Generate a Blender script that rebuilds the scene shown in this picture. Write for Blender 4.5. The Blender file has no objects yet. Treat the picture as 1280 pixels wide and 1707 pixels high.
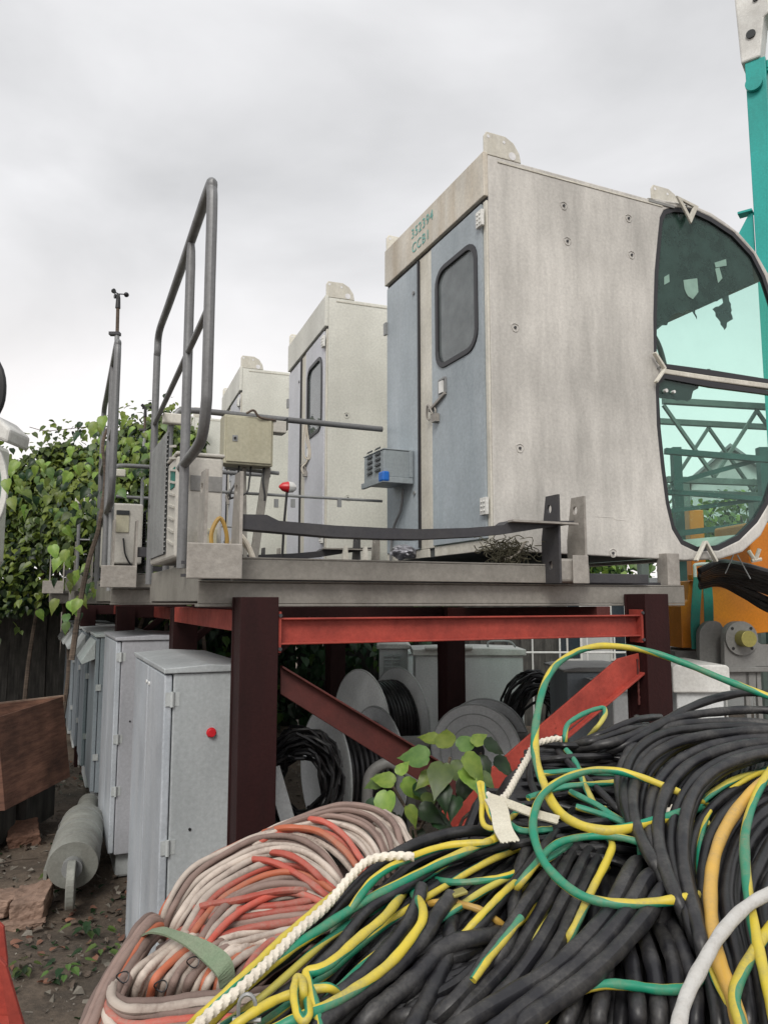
import bpy, math, random
from mathutils import Vector, Matrix
from mathutils import noise as mnoise
random.seed(7)
R=math.radians
scn=bpy.context.scene
col=scn.collection
# ---------------------------------------------------------------- camera
F=1270.;CX=640.;CY=853.5;EYE=1.7;PT=math.atan(149/1270.)
sp,cp=math.sin(PT),math.cos(PT)
cd=bpy.data.cameras.new('camera');cam=bpy.data.objects.new('camera',cd);col.objects.link(cam)
cam.location=(0,0,EYE);cam.rotation_euler=(R(90)+PT,0,0)
cd.sensor_fit='VERTICAL';cd.sensor_height=24;cd.lens=24*F/1707.;cd.clip_start=.05;cd.clip_end=3000
scn.camera=cam
scn.render.engine='CYCLES'
scn.cycles.transparent_max_bounces=16;scn.cycles.max_bounces=8
scn.view_settings.view_transform='Standard';scn.view_settings.look='None'
scn.view_settings.exposure=0.5;scn.view_settings.gamma=1;scn.view_settings.use_curve_mapping=False
# ---------------------------------------------------------------- sky (overcast)
SUN_EL,SUN_AZ=R(44),R(190)     # azimuth measured clockwise from +Y
w=bpy.data.worlds.new('World');scn.world=w;w.use_nodes=True
nt=w.node_tree;nt.nodes.clear()
def N(t,tree=None,**k):
    n=(tree or nt).nodes.new(t)
    for a,b in k.items(): setattr(n,a,b)
    return n
L=nt.links.new
out=N('ShaderNodeOutputWorld');bg=N('ShaderNodeBackground');bg.inputs[1].default_value=.10
sky=N('ShaderNodeTexSky',sky_type='NISHITA',sun_disc=False)
sky.sun_elevation=SUN_EL;sky.sun_rotation=SUN_AZ;sky.dust_density=4;sky.air_density=1.2
tc=N('ShaderNodeTexCoord');sx=N('ShaderNodeSeparateXYZ');L(tc.outputs['Generated'],sx.inputs[0])
mp=N('ShaderNodeMapping');mp.inputs['Scale'].default_value=(1,1,2.2);L(tc.outputs['Generated'],mp.inputs[0])
n1=N('ShaderNodeTexNoise');n1.inputs['Scale'].default_value=1.9;n1.inputs['Detail'].default_value=7;n1.inputs['Roughness'].default_value=.5;n1.inputs['Distortion'].default_value=.3
L(mp.outputs[0],n1.inputs['Vector'])
cr=N('ShaderNodeValToRGB');e=cr.color_ramp.elements
e[0].position=.33;e[0].color=(4.7,4.72,4.8,1);e[1].position=.68;e[1].color=(7.0,6.98,7.1,1)
L(n1.outputs[0],cr.inputs[0])
hz=N('ShaderNodeMapRange');hz.inputs[1].default_value=.02;hz.inputs[2].default_value=.48;hz.inputs[3].default_value=.95;hz.inputs[4].default_value=0
hz.interpolation_type='SMOOTHSTEP'
L(sx.outputs[2],hz.inputs[0])
m1=N('ShaderNodeMix',data_type='RGBA');L(hz.outputs[0],m1.inputs[0]);L(cr.outputs[0],m1.inputs[6]);m1.inputs[7].default_value=(8.2,7.8,7.6,1)
m2=N('ShaderNodeMix',data_type='RGBA');m2.inputs[0].default_value=.04;L(m1.outputs[2],m2.inputs[6]);L(sky.outputs[0],m2.inputs[7])
L(m2.outputs[2],bg.inputs[0]);L(bg.outputs[0],out.inputs[0])
sd=bpy.data.lights.new('sun','SUN');sd.energy=1.5;sd.angle=R(24);sd.color=(1,.96,.9)
so=bpy.data.objects.new('sun',sd);col.objects.link(so)
sv=Vector((math.sin(SUN_AZ)*math.cos(SUN_EL),math.cos(SUN_AZ)*math.cos(SUN_EL),math.sin(SUN_EL)))
so.rotation_euler=sv.to_track_quat('Z','Y').to_euler();so.location=sv*50
# ---------------------------------------------------------------- survey helpers: a photo pixel onto a real plane of the place
TH=R(23.9);A=(math.cos(TH),math.sin(TH));B=(-math.sin(TH),math.cos(TH));O=(-.41,3.0)
def ray(u,v):
    x=(u-CX)/F;y=(CY-v)/F
    return (x,cp-y*sp,sp+y*cp)
def atY(u,v,Y):
    d=ray(u,v);k=Y/d[1];return Vector((d[0]*k,Y,EYE+d[2]*k))
def atz(u,v,z):
    d=ray(u,v);k=(z-EYE)/d[2];return Vector((d[0]*k,d[1]*k,z))
def ont(u,v,t):
    d=ray(u,v);P=(O[0]+t*B[0],O[1]+t*B[1])
    k=(P[0]*B[0]+P[1]*B[1])/(d[0]*B[0]+d[1]*B[1])
    X,Y=d[0]*k-O[0],d[1]*k-O[1]
    return (X*A[0]+Y*A[1], EYE+d[2]*k)
def ons(u,v,s):
    d=ray(u,v);P=(O[0]+s*A[0],O[1]+s*A[1])
    k=(P[0]*A[0]+P[1]*A[1])/(d[0]*A[0]+d[1]*A[1])
    X,Y=d[0]*k-O[0],d[1]*k-O[1]
    return (X*B[0]+Y*B[1], EYE+d[2]*k)
def st(x,y):
    X,Y=x-O[0],y-O[1];return (X*A[0]+Y*A[1],X*B[0]+Y*B[1])
def W(s,t,z=0): return Vector((O[0]+s*A[0]+t*B[0],O[1]+s*A[1]+t*B[1],z))
# ---------------------------------------------------------------- object helpers
def tag(o,label=None,cat=None,group=None,kind=None):
    if label:o['label']=label
    if cat:o['category']=cat
    if group:o['group']=group
    if kind:o['kind']=kind
    return o
def empty(name,loc,rz=0,label=None,cat=None,group=None):
    o=bpy.data.objects.new(name,None);o.location=loc;o.rotation_euler=(0,0,rz);o.empty_display_size=.1
    col.objects.link(o);tag(o,label,cat,group);return o
def pf(name,s,t,z,label,cat,group=None):           # a thing standing square to the platform row
    o=empty(name,W(s,t,z),TH,label,cat,group);o['_org']=(s,t,z);return o
def copy_tree(o,parent=None):
    c=o.copy();col.objects.link(c)
    if parent:c.parent=parent
    for ch in [x for x in bpy.data.objects if x.parent==o]: copy_tree(ch,c)
    return c
def crom(pts,n=8):
    P=[Vector(p) for p in pts]
    if len(P)<3:return P
    Q=[P[0]*2-P[1]]+P+[P[-1]*2-P[-2]];o=[]
    for i in range(1,len(Q)-2):
        a,b,c,d=Q[i-1],Q[i],Q[i+1],Q[i+2]
        for k in range(n):
            t=k/n
            o.append(.5*((2*b)+(c-a)*t+(2*a-5*b+4*c-d)*t*t+(3*b-a-3*c+d)*t**3))
    o.append(P[-1]);return o
class MB:
    def __init__(s): s.v=[];s.f=[];s.mi=[];s.uv={};s.sm=False
    def add(s,vs,fs,m=0):
        b=len(s.v);s.v+= [tuple(v) for v in vs]
        for f in fs: s.f.append(tuple(b+i for i in f));s.mi.append(m)
        return s
    def box(s,x0,x1,y0,y1,z0,z1,m=0):
        v=[(x,y,z) for z in (z0,z1) for y in (y0,y1) for x in (x0,x1)]
        return s.add(v,[(0,2,3,1),(4,5,7,6),(0,1,5,4),(2,6,7,3),(0,4,6,2),(1,3,7,5)],m)
    def prism(s,poly,vec,m=0):
        n=len(poly);vec=Vector(vec);p=[Vector(q) for q in poly]
        return s.add(p+[q+vec for q in p],[tuple(range(n))[::-1],tuple(range(n,2*n))]+[(i,(i+1)%n,n+(i+1)%n,n+i) for i in range(n)],m)
    def bar(s,p,q,w,h,up=(0,0,1),m=0):             # rectangular bar between two points
        p=Vector(p);q=Vector(q);d=(q-p).normalized();sd=d.cross(Vector(up)).normalized();u=sd.cross(d)
        c=[sd*w/2+u*h/2,-sd*w/2+u*h/2,-sd*w/2-u*h/2,sd*w/2-u*h/2]
        return s.add([p+k for k in c]+[q+k for k in c],[(0,1,2,3),(7,6,5,4)]+[(i,4+i,4+(i+1)%4,(i+1)%4) for i in range(4)],m)
    def tube(s,pts,r,n=8,lobes=0,twist=0,cap=True,m=0,flat=1,uvr=(0,1)):
        s.sm=True;P=[Vector(p) for p in pts];K=len(P);b=len(s.v);L_=0;up=None
        rr=r if isinstance(r,(list,tuple)) else [r]*K
        for i in range(K):
            d=(P[min(i+1,K-1)]-P[max(i-1,0)])
            d=d.normalized() if d.length>1e-9 else Vector((0,0,1))
            if up is None: up=Vector((0,0,1)) if abs(d.z)<.9 else Vector((1,0,0))
            sd=d.cross(up)
            if sd.length<1e-6: sd=d.cross(Vector((1,.3,0)))
            sd.normalize();up=sd.cross(d).normalized()
            if i: L_+=(P[i]-P[i-1]).length
            for k in range(n+1):
                a=2*math.pi*k/n;q=rr[i]*(1+(.16*math.cos(lobes*(a-twist*L_/max(lobes,1))) if lobes else 0))
                s.v.append(tuple(P[i]+sd*math.cos(a)*q+up*math.sin(a)*q*flat));s.uv[len(s.v)-1]=(L_,k/n)
        for i in range(K-1):
            for k in range(n):
                a=b+i*(n+1)+k;s.f.append((a,a+1,a+n+2,a+n+1));s.mi.append(m)
        if cap:
            s.f.append(tuple(b+k for k in range(n))[::-1]);s.mi.append(m)
            e_=b+(K-1)*(n+1);s.f.append(tuple(e_+k for k in range(n)));s.mi.append(m)
        return s
    def cyl(s,p,q,r,n=16,m=0,r2=None):
        return s.tube([p,q],[r,r if r2 is None else r2],n,m=m)
    def strip(s,outer,inner,vec,m=0,closed=True):   # panel between two matching loops, extruded
        n=len(outer);vec=Vector(vec);o=[Vector(q) for q in outer];i=[Vector(q) for q in inner]
        fs=[];rg=range(n if closed else n-1)
        for k in rg:
            j=(k+1)%n
            fs+=[(k,j,n+j,n+k),(2*n+k,3*n+k,3*n+j,2*n+j),(k,2*n+k,2*n+j,j),(n+k,n+j,3*n+j,3*n+k)]
        if not closed:
            fs+=[(0,n,3*n,2*n),(n-1,3*n-1,4*n-1,2*n-1)]
        return s.add(o+i+[q+vec for q in o]+[q+vec for q in i],fs,m)
    def build(s,name,mats,parent=None,bevel=0,smooth=None,org=None,label=None,cat=None,group=None,kind=None):
        if org is None: org=parent['_org'] if parent is not None and '_org' in parent else (0,0,0)
        me=bpy.data.meshes.new(name);me.from_pydata([(v[0]-org[0],v[1]-org[1],v[2]-org[2]) for v in s.v],[],s.f)
        if not isinstance(mats,(list,tuple)): mats=[mats]
        for q in mats: me.materials.append(q)
        for p,mi in zip(me.polygons,s.mi): p.material_index=mi
        if s.uv:
            ul=me.uv_layers.new(name='UVMap');N_=s
            for p in me.polygons:
                vs=[me.loops[li].vertex_index for li in p.loop_indices]
                for li,vi in zip(p.loop_indices,vs): ul.data[li].uv=s.uv.get(vi,(0,0))
        sm=s.sm if smooth is None else smooth
        import bmesh
        bm=bmesh.new();bm.from_mesh(me);bmesh.ops.recalc_face_normals(bm,faces=bm.faces[:]);bm.to_mesh(me);bm.free()
        if sm:
            me.polygons.foreach_set('use_smooth',[True]*len(me.polygons))
            me.set_sharp_from_angle(angle=R(40))
        o=bpy.data.objects.new(name,me);col.objects.link(o)
        if parent is not None:o.parent=parent;o['_org']=tuple(org)
        if bevel:
            b=o.modifiers.new('bevel','BEVEL');b.width=bevel;b.segments=2;b.limit_method='ANGLE';b.angle_limit=R(35)
        return tag(o,label,cat,group,kind)
def rrect(cx,cy,w,h,r,k=6,f=lambda x,y:(x,y,0)):
    o=[]
    for qx,qy,a0 in ((1,1,0),(-1,1,90),(-1,-1,180),(1,-1,270)):
        for i in range(k):
            a=R(a0+90*i/(k-1));o.append(f(cx+qx*(w/2-r)+r*math.cos(a),cy+qy*(h/2-r)+r*math.sin(a)))
    return o
# ---------------------------------------------------------------- materials
def newmat(name):
    m=bpy.data.materials.new(name);m.use_nodes=True;t=m.node_tree
    return m,t,t.nodes['Principled BSDF'],t.links.new
def c4(c): return (c[0],c[1],c[2],1)
def paint(name,base,dirt=None,amt=.35,streak=True,rough=.5,bump=.15,rust=0,metal=0,sc=6,fine=60,rustc=(.16,.05,.02),spec=.4):
    m,t,b,l=newmat(name)
    dirt=dirt or tuple(x*.45 for x in base)
    tc=N('ShaderNodeTexCoord',t);mp=N('ShaderNodeMapping',t);l(tc.outputs['Object'],mp.inputs[0])
    mp.inputs['Scale'].default_value=(1,1,.16 if streak else 1)
    n1=N('ShaderNodeTexNoise',t);n1.inputs['Scale'].default_value=sc;n1.inputs['Detail'].default_value=7;n1.inputs['Roughness'].default_value=.68;l(mp.outputs[0],n1.inputs['Vector'])
    n2=N('ShaderNodeTexNoise',t);n2.inputs['Scale'].default_value=sc*.3;n2.inputs['Detail'].default_value=4;l(tc.outputs['Object'],n2.inputs['Vector'])
    n3=N('ShaderNodeTexNoise',t);n3.inputs['Scale'].default_value=fine;n3.inputs['Detail'].default_value=5;n3.inputs['Roughness'].default_value=.7;l(tc.outputs['Object'],n3.inputs['Vector'])
    mr=N('ShaderNodeMapRange',t);mr.inputs[1].default_value=.38;mr.inputs[2].default_value=.72;mr.inputs[4].default_value=amt;l(n1.outputs[0],mr.inputs[0])
    x1=N('ShaderNodeMix',t,data_type='RGBA');l(mr.outputs[0],x1.inputs[0]);x1.inputs[6].default_value=c4(base);x1.inputs[7].default_value=c4(dirt)
    mr2=N('ShaderNodeMapRange',t);mr2.inputs[1].default_value=.35;mr2.inputs[2].default_value=.7;mr2.inputs[3].default_value=.82;mr2.inputs[4].default_value=1.12;l(n2.outputs[0],mr2.inputs[0])
    x2=N('ShaderNodeMix',t,data_type='RGBA',blend_type='MULTIPLY');x2.inputs[0].default_value=1;l(x1.outputs[2],x2.inputs[6]);l(mr2.outputs[0],x2.inputs[7])
    mr3=N('ShaderNodeMapRange',t);mr3.inputs[1].default_value=.3;mr3.inputs[2].default_value=.7;mr3.inputs[3].default_value=.86;mr3.inputs[4].default_value=1.12;l(n3.outputs[0],mr3.inputs[0])
    x3=N('ShaderNodeMix',t,data_type='RGBA',blend_type='MULTIPLY');x3.inputs[0].default_value=1;l(x2.outputs[2],x3.inputs[6]);l(mr3.outputs[0],x3.inputs[7])
    last=x3.outputs[2]
    if rust:
        n4=N('ShaderNodeTexNoise',t);n4.inputs['Scale'].default_value=sc*2.2;n4.inputs['Detail'].default_value=9;n4.inputs['Roughness'].default_value=.75;l(mp.outputs[0],n4.inputs['Vector'])
        mr4=N('ShaderNodeMapRange',t);mr4.inputs[1].default_value=.72-rust*.25;mr4.inputs[2].default_value=.78-rust*.2;l(n4.outputs[0],mr4.inputs[0])
        x4=N('ShaderNodeMix',t,data_type='RGBA');l(mr4.outputs[0],x4.inputs[0]);l(last,x4.inputs[6]);x4.inputs[7].default_value=c4(rustc);last=x4.outputs[2]
    l(last,b.inputs['Base Color'])
    mr5=N('ShaderNodeMapRange',t);mr5.inputs[3].default_value=max(rough-.12,.05);mr5.inputs[4].default_value=min(rough+.2,1);l(n1.outputs[0],mr5.inputs[0]);l(mr5.outputs[0],b.inputs['Roughness'])
    b.inputs['Metallic'].default_value=metal;b.inputs['Specular IOR Level'].default_value=spec
    if bump:
        bp=N('ShaderNodeBump',t);bp.inputs['Strength'].default_value=bump;bp.inputs['Distance'].default_value=.01
        ad=N('ShaderNodeMath',t,operation='ADD');l(n3.outputs[0],ad.inputs[0]);l(n1.outputs[0],ad.inputs[1]);l(ad.outputs[0],bp.inputs['Height']);l(bp.outputs[0],b.inputs['Normal'])
    return m
def plain(name,c,rough=.5,metal=0,spec=.5):
    m,t,b,l=newmat(name);b.inputs['Base Color'].default_value=c4(c);b.inputs['Roughness'].default_value=rough;b.inputs['Metallic'].default_value=metal;b.inputs['Specular IOR Level'].default_value=spec
    tc=N('ShaderNodeTexCoord',t);n=N('ShaderNodeTexNoise',t);n.inputs['Scale'].default_value=25;n.inputs['Detail'].default_value=5;l(tc.outputs['Object'],n.inputs['Vector'])
    mr=N('ShaderNodeMapRange',t);mr.inputs[3].default_value=.7;mr.inputs[4].default_value=1.25;l(n.outputs[0],mr.inputs[0])
    x=N('ShaderNodeMix',t,data_type='RGBA',blend_type='MULTIPLY');x.inputs[0].default_value=1;x.inputs[6].default_value=c4(c);l(mr.outputs[0],x.inputs[7]);l(x.outputs[2],b.inputs['Base Color'])
    return m
def glass(name,tint,refl=.5,body=0,bodyc=(.1,.12,.12),rough=.03):
    m,t,b,l=newmat(name);t.nodes.remove(b);o=t.nodes['Material Output']
    tr=N('ShaderNodeBsdfTransparent',t);tr.inputs[0].default_value=c4(tint);gl=N('ShaderNodeBsdfGlossy',t);gl.inputs['Roughness'].default_value=rough
    df=N('ShaderNodeBsdfDiffuse',t);df.inputs[0].default_value=c4(bodyc)
    tc=N('ShaderNodeTexCoord',t);n=N('ShaderNodeTexNoise',t);n.inputs['Scale'].default_value=7;n.inputs['Detail'].default_value=8;n.inputs['Roughness'].default_value=.7;l(tc.outputs['Object'],n.inputs['Vector'])
    mr=N('ShaderNodeMapRange',t);mr.inputs[1].default_value=.35;mr.inputs[2].default_value=.8;mr.inputs[3].default_value=body*.6;mr.inputs[4].default_value=min(body*1.5+.012,1);l(n.outputs[0],mr.inputs[0])
    m0=N('ShaderNodeMixShader',t);l(mr.outputs[0],m0.inputs[0]);l(tr.outputs[0],m0.inputs[1]);l(df.outputs[0],m0.inputs[2])
    lw_=N('ShaderNodeLayerWeight',t);lw_.inputs[0].default_value=.5;pw=N('ShaderNodeMath',t,operation='POWER');pw.inputs[1].default_value=4;l(lw_.outputs['Facing'],pw.inputs[0]);mu=N('ShaderNodeMath',t,operation='MULTIPLY_ADD');mu.inputs[1].default_value=refl*.5;mu.inputs[2].default_value=.035*refl;l(pw.outputs[0],mu.inputs[0])
    m1=N('ShaderNodeMixShader',t);l(mu.outputs[0],m1.inputs[0]);l(m0.outputs[0],m1.inputs[1]);l(gl.outputs[0],m1.inputs[2]);l(m1.outputs[0],o.inputs[0])
    return m
def cablemat(name,c,dust,amt=.3,rough=.55,stripe=None,sc=14,twist=3.0,bump=.25):
    m,t,b,l=newmat(name)
    tc=N('ShaderNodeTexCoord',t);n1=N('ShaderNodeTexNoise',t);n1.inputs['Scale'].default_value=sc;n1.inputs['Detail'].default_value=6;n1.inputs['Roughness'].default_value=.65;l(tc.outputs['Object'],n1.inputs['Vector'])
    n2=N('ShaderNodeTexNoise',t);n2.inputs['Scale'].default_value=170;n2.inputs['Detail'].default_value=4;l(tc.outputs['Object'],n2.inputs['Vector'])
    if stripe:
        uv=N('ShaderNodeUVMap',t);s=N('ShaderNodeSeparateXYZ',t);l(uv.outputs[0],s.inputs[0])
        a=N('ShaderNodeMath',t,operation='MULTIPLY');a.inputs[1].default_value=twist;l(s.outputs[0],a.inputs[0])
        d=N('ShaderNodeMath',t,operation='ADD');l(a.outputs[0],d.inputs[0]);l(s.outputs[1],d.inputs[1])
        dn=N('ShaderNodeTexNoise',t);dn.inputs['Scale'].default_value=5;l(tc.outputs['Object'],dn.inputs['Vector']);dd_=N('ShaderNodeMath',t,operation='MULTIPLY_ADD');dd_.inputs[1].default_value=.9;l(dn.outputs[0],dd_.inputs[0]);l(d.outputs[0],dd_.inputs[2]);fr=N('ShaderNodeMath',t,operation='FRACT');l(dd_.outputs[0],fr.inputs[0])
        gt=N('ShaderNodeMath',t,operation='GREATER_THAN');gt.inputs[1].default_value=.5;l(fr.outputs[0],gt.inputs[0])
        x0=N('ShaderNodeMix',t,data_type='RGBA');l(gt.outputs[0],x0.inputs[0]);x0.inputs[6].default_value=c4(c);x0.inputs[7].default_value=c4(stripe);src=x0.outputs[2]
    else:
        oi=N('ShaderNodeObjectInfo',t);mr0=N('ShaderNodeMapRange',t);mr0.inputs[3].default_value=.72;mr0.inputs[4].default_value=1.28;l(oi.outputs['Random'],mr0.inputs[0])
        x0=N('ShaderNodeMix',t,data_type='RGBA',blend_type='MULTIPLY');x0.inputs[0].default_value=1;x0.inputs[6].default_value=c4(c);l(mr0.outputs[0],x0.inputs[7]);src=x0.outputs[2]
    mr=N('ShaderNodeMapRange',t);mr.inputs[1].default_value=.42;mr.inputs[2].default_value=.7;mr.inputs[4].default_value=amt;l(n1.outputs[0],mr.inputs[0])
    mu=N('ShaderNodeMath',t,operation='MULTIPLY');l(mr.outputs[0],mu.inputs[0]);k=N('ShaderNodeMapRange',t);k.inputs[1].default_value=.3;k.inputs[2].default_value=.7;k.inputs[3].default_value=.45;k.inputs[4].default_value=1.4;l(n2.outputs[0],k.inputs[0]);l(k.outputs[0],mu.inputs[1]);mu.use_clamp=True
    x=N('ShaderNodeMix',t,data_type='RGBA');l(mu.outputs[0],x.inputs[0]);l(src,x.inputs[6]);x.inputs[7].default_value=c4(dust);l(x.outputs[2],b.inputs['Base Color'])
    r=N('ShaderNodeMapRange',t);r.inputs[3].default_value=rough-.12;r.inputs[4].default_value=rough+.25;l(n1.outputs[0],r.inputs[0]);l(r.outputs[0],b.inputs['Roughness'])
    b.inputs['Specular IOR Level'].default_value=.5
    bp=N('ShaderNodeBump',t);bp.inputs['Strength'].default_value=bump;bp.inputs['Distance'].default_value=.002
    ad=N('ShaderNodeMath',t,operation='MULTIPLY_ADD');l(n1.outputs[0],ad.inputs[0]);ad.inputs[1].default_value=1.5;l(n2.outputs[0],ad.inputs[2]);l(ad.outputs[0],bp.inputs['Height']);l(bp.outputs[0],b.inputs['Normal'])
    return m
def leafmat(name,c,c2):
    m,t,b,l=newmat(name);tc=N('ShaderNodeTexCoord',t);n=N('ShaderNodeTexNoise',t);n.inputs['Scale'].default_value=2.3;n.inputs['Detail'].default_value=6;l(tc.outputs['Object'],n.inputs['Vector'])
    mr=N('ShaderNodeMapRange',t);mr.inputs[1].default_value=.35;mr.inputs[2].default_value=.65;l(n.outputs[0],mr.inputs[0])
    x=N('ShaderNodeMix',t,data_type='RGBA');l(mr.outputs[0],x.inputs[0]);x.inputs[6].default_value=c4(c);x.inputs[7].default_value=c4(c2);l(x.outputs[2],b.inputs['Base Color'])
    oi=N('ShaderNodeObjectInfo',t);hs=N('ShaderNodeHueSaturation',t);mh=N('ShaderNodeMapRange',t);mh.inputs[3].default_value=.475;mh.inputs[4].default_value=.515;l(oi.outputs['Random'],mh.inputs[0]);l(mh.outputs[0],hs.inputs['Hue'])
    mv=N('ShaderNodeMapRange',t);mv.inputs[3].default_value=.6;mv.inputs[4].default_value=1.3;l(oi.outputs['Random'],mv.inputs[0]);l(mv.outputs[0],hs.inputs['Value']);l(x.outputs[2],hs.inputs['Color']);l(hs.outputs[0],b.inputs['Base Color'])
    b.inputs['Roughness'].default_value=.42
    o=t.nodes['Material Output'];tl=N('ShaderNodeBsdfTranslucent',t);l(hs.outputs[0],tl.inputs[0]);ms=N('ShaderNodeMixShader',t);ms.inputs[0].default_value=.35
    l(b.outputs[0],ms.inputs[1]);l(tl.outputs[0],ms.inputs[2]);l(ms.outputs[0],o.inputs[0]);return m
def woodmat(name,c,c2,sc=(3,3,40),wear=.4):
    m,t,b,l=newmat(name);tc=N('ShaderNodeTexCoord',t);mp=N('ShaderNodeMapping',t);mp.inputs['Scale'].default_value=sc;l(tc.outputs['Object'],mp.inputs[0])
    n=N('ShaderNodeTexNoise',t);n.inputs['Scale'].default_value=2;n.inputs['Detail'].default_value=8;n.inputs['Roughness'].default_value=.7;l(mp.outputs[0],n.inputs['Vector'])
    n2=N('ShaderNodeTexNoise',t);n2.inputs['Scale'].default_value=4;n2.inputs['Detail'].default_value=6;l(tc.outputs['Object'],n2.inputs['Vector'])
    cr=N('ShaderNodeValToRGB',t);cr.color_ramp.elements[0].position=.35;cr.color_ramp.elements[0].color=c4(c2);cr.color_ramp.elements[1].position=.65;cr.color_ramp.elements[1].color=c4(c);l(n.outputs[0],cr.inputs[0])
    mr=N('ShaderNodeMapRange',t);mr.inputs[1].default_value=.35;mr.inputs[2].default_value=.65;mr.inputs[3].default_value=1-wear;mr.inputs[4].default_value=1.15;l(n2.outputs[0],mr.inputs[0])
    x=N('ShaderNodeMix',t,data_type='RGBA',blend_type='MULTIPLY');x.inputs[0].default_value=1;l(cr.outputs[0],x.inputs[6]);l(mr.outputs[0],x.inputs[7]);l(x.outputs[2],b.inputs['Base Color'])
    b.inputs['Roughness'].default_value=.8;bp=N('ShaderNodeBump',t);bp.inputs['Strength'].default_value=.4;bp.inputs['Distance'].default_value=.01;l(n.outputs[0],bp.inputs['Height']);l(bp.outputs[0],b.inputs['Normal']);return m
M={}
M['cream']=paint('cabin_cream_paint',(.63,.61,.57),(.30,.29,.27),.68,True,.55,.15,sc=6)
M['cream2']=paint('cabin_clean_cream_paint',(.68,.68,.62),(.5,.49,.44),.35,True,.5,.05,sc=4)
M['cream_rust']=paint('fascia_paint_with_rust',(.66,.63,.56),(.44,.34,.22),.6,True,.55,.1,rust=.30,rustc=(.42,.26,.13),sc=7)
M['doorblue']=paint('door_blue_grey_paint',(.40,.45,.485),(.26,.31,.34),.6,True,.42,.05,sc=5)
M['doorpale']=paint('door_pale_paint',(.60,.61,.66),(.5,.52,.52),.3,True,.42,.04,sc=4)
M['pillar']=paint('weathered_pillar_paint',(.66,.64,.57),(.40,.36,.27),.5,True,.55,.1,sc=9)
M['drum']=paint('drum_grey_paint',(.74,.77,.78),(.52,.54,.55),.5,False,.45,.04)
M['rubber']=plain('black_rubber_seal',(.018,.018,.022),.45)
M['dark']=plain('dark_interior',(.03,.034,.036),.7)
M['interior']=paint('cabin_inside_lining',(.10,.11,.11),(.05,.05,.05),.4,False,.7,.05)
M['galv']=paint('galvanised_steel',(.33,.34,.34),(.2,.2,.2),.5,True,.45,.06,metal=.35,sc=9)
M['rail']=paint('railing_grey_steel',(.22,.225,.23),(.13,.125,.125),.55,True,.45,.06,metal=.3,sc=9)
M['steel']=paint('weathered_beam_steel',(.30,.285,.255),(.13,.12,.105),.6,False,.5,.12,sc=4,metal=.15,rust=.12,rustc=(.15,.10,.07))
M['rawsteel']=paint('raw_bracket_steel',(.40,.375,.34),(.2,.18,.16),.55,False,.5,.2,sc=14,metal=.2)
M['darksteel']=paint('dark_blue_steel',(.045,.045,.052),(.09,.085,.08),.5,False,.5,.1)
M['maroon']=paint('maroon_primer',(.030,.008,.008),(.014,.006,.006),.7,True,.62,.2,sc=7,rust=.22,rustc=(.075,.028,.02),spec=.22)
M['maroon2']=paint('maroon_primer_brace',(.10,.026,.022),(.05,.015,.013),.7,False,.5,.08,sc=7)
M['red']=paint('red_primer',(.40,.062,.042),(.20,.028,.022),.8,False,.55,.2,sc=9,rust=.38,rustc=(.12,.02,.015))
M['cabinet']=paint('cabinet_grey_paint',(.47,.50,.51),(.30,.33,.34),.65,True,.4,.05,sc=5,rust=.05,rustc=(.5,.52,.55))
M['cabinetdoor']=paint('cabinet_door_scuffed_paint',(.43,.47,.51),(.62,.64,.66),.55,True,.4,.05,sc=8)
M['cabinet2']=paint('cabinet_violet_grey_paint',(.42,.43,.46),(.28,.29,.31),.5,True,.4,.05,sc=5)
M['hooded']=paint('hooded_cabinet_paint',(.27,.31,.34),(.16,.18,.2),.5,True,.45,.05,sc=5)
M['hood']=paint('hood_pale_paint',(.5,.53,.53),(.3,.31,.3),.5,False,.5,.05,sc=5)
M['boxgrey']=paint('yard_box_grey',(.72,.74,.74),(.5,.52,.52),.5,True,.5,.05,sc=4)
M['lidwhite']=paint('lid_white',(.7,.7,.67),(.45,.43,.4),.5,False,.5,.06,sc=7)
M['beige']=paint('beige_box_paint',(.50,.48,.36),(.38,.33,.22),.4,True,.5,.05,sc=5,rust=.08,rustc=(.35,.24,.12))
M['acwhite']=paint('air_conditioner_casing',(.56,.54,.49),(.38,.36,.32),.4,True,.5,.05,sc=5)
M['ventbox']=paint('vent_box_grey',(.30,.34,.36),(.2,.22,.23),.3,True,.4,.04)
M['blue']=plain('blue_tape',(.01,.13,.5),.4)
M['redplastic']=plain('red_plastic',(.6,.02,.03),.35)
M['white']=plain('white_plastic',(.72,.72,.7),.4)
M['black']=plain('black_plastic',(.015,.015,.017),.45)
M['teal']=paint('teal_crane_paint',(.02,.40,.36),(.03,.25,.23),.5,True,.4,.06,sc=3,rust=.05,rustc=(.3,.25,.2))
M['tealdark']=paint('dark_green_steel',(.03,.10,.09),(.03,.05,.045),.5,False,.5,.06)
M['jib']=paint('grey_green_steel',(.16,.20,.18),(.08,.09,.08),.6,False,.5,.06)
M['orange']=paint('orange_machine_paint',(.66,.22,.012),(.40,.13,.02),.6,False,.4,.08,sc=3,rust=.12,rustc=(.12,.05,.03))
M['greypaint']=paint('machine_grey_paint',(.26,.26,.25),(.17,.16,.15),.5,False,.45,.06,sc=4)
M['brass']=paint('yellow_passivated_pin',(.42,.38,.12),(.25,.22,.1),.4,False,.35,.05,metal=.6)
M['glass']=glass('cabin_green_glass',(.86,.985,.945),.6,.006,(.25,.38,.34))
M['glassdoor']=glass('door_window_painted_reflection',(.3,.34,.34),1.6,.8,(.19,.215,.22),.02)  # grey diffuse body paints in the reflection on the door glass
M['film']=glass('torn_dark_film',(.22,.24,.25),.1,.4,(.13,.145,.145),.4)
M['sticker']=plain('faded_sticker',(.35,.42,.38),.7)
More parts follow.
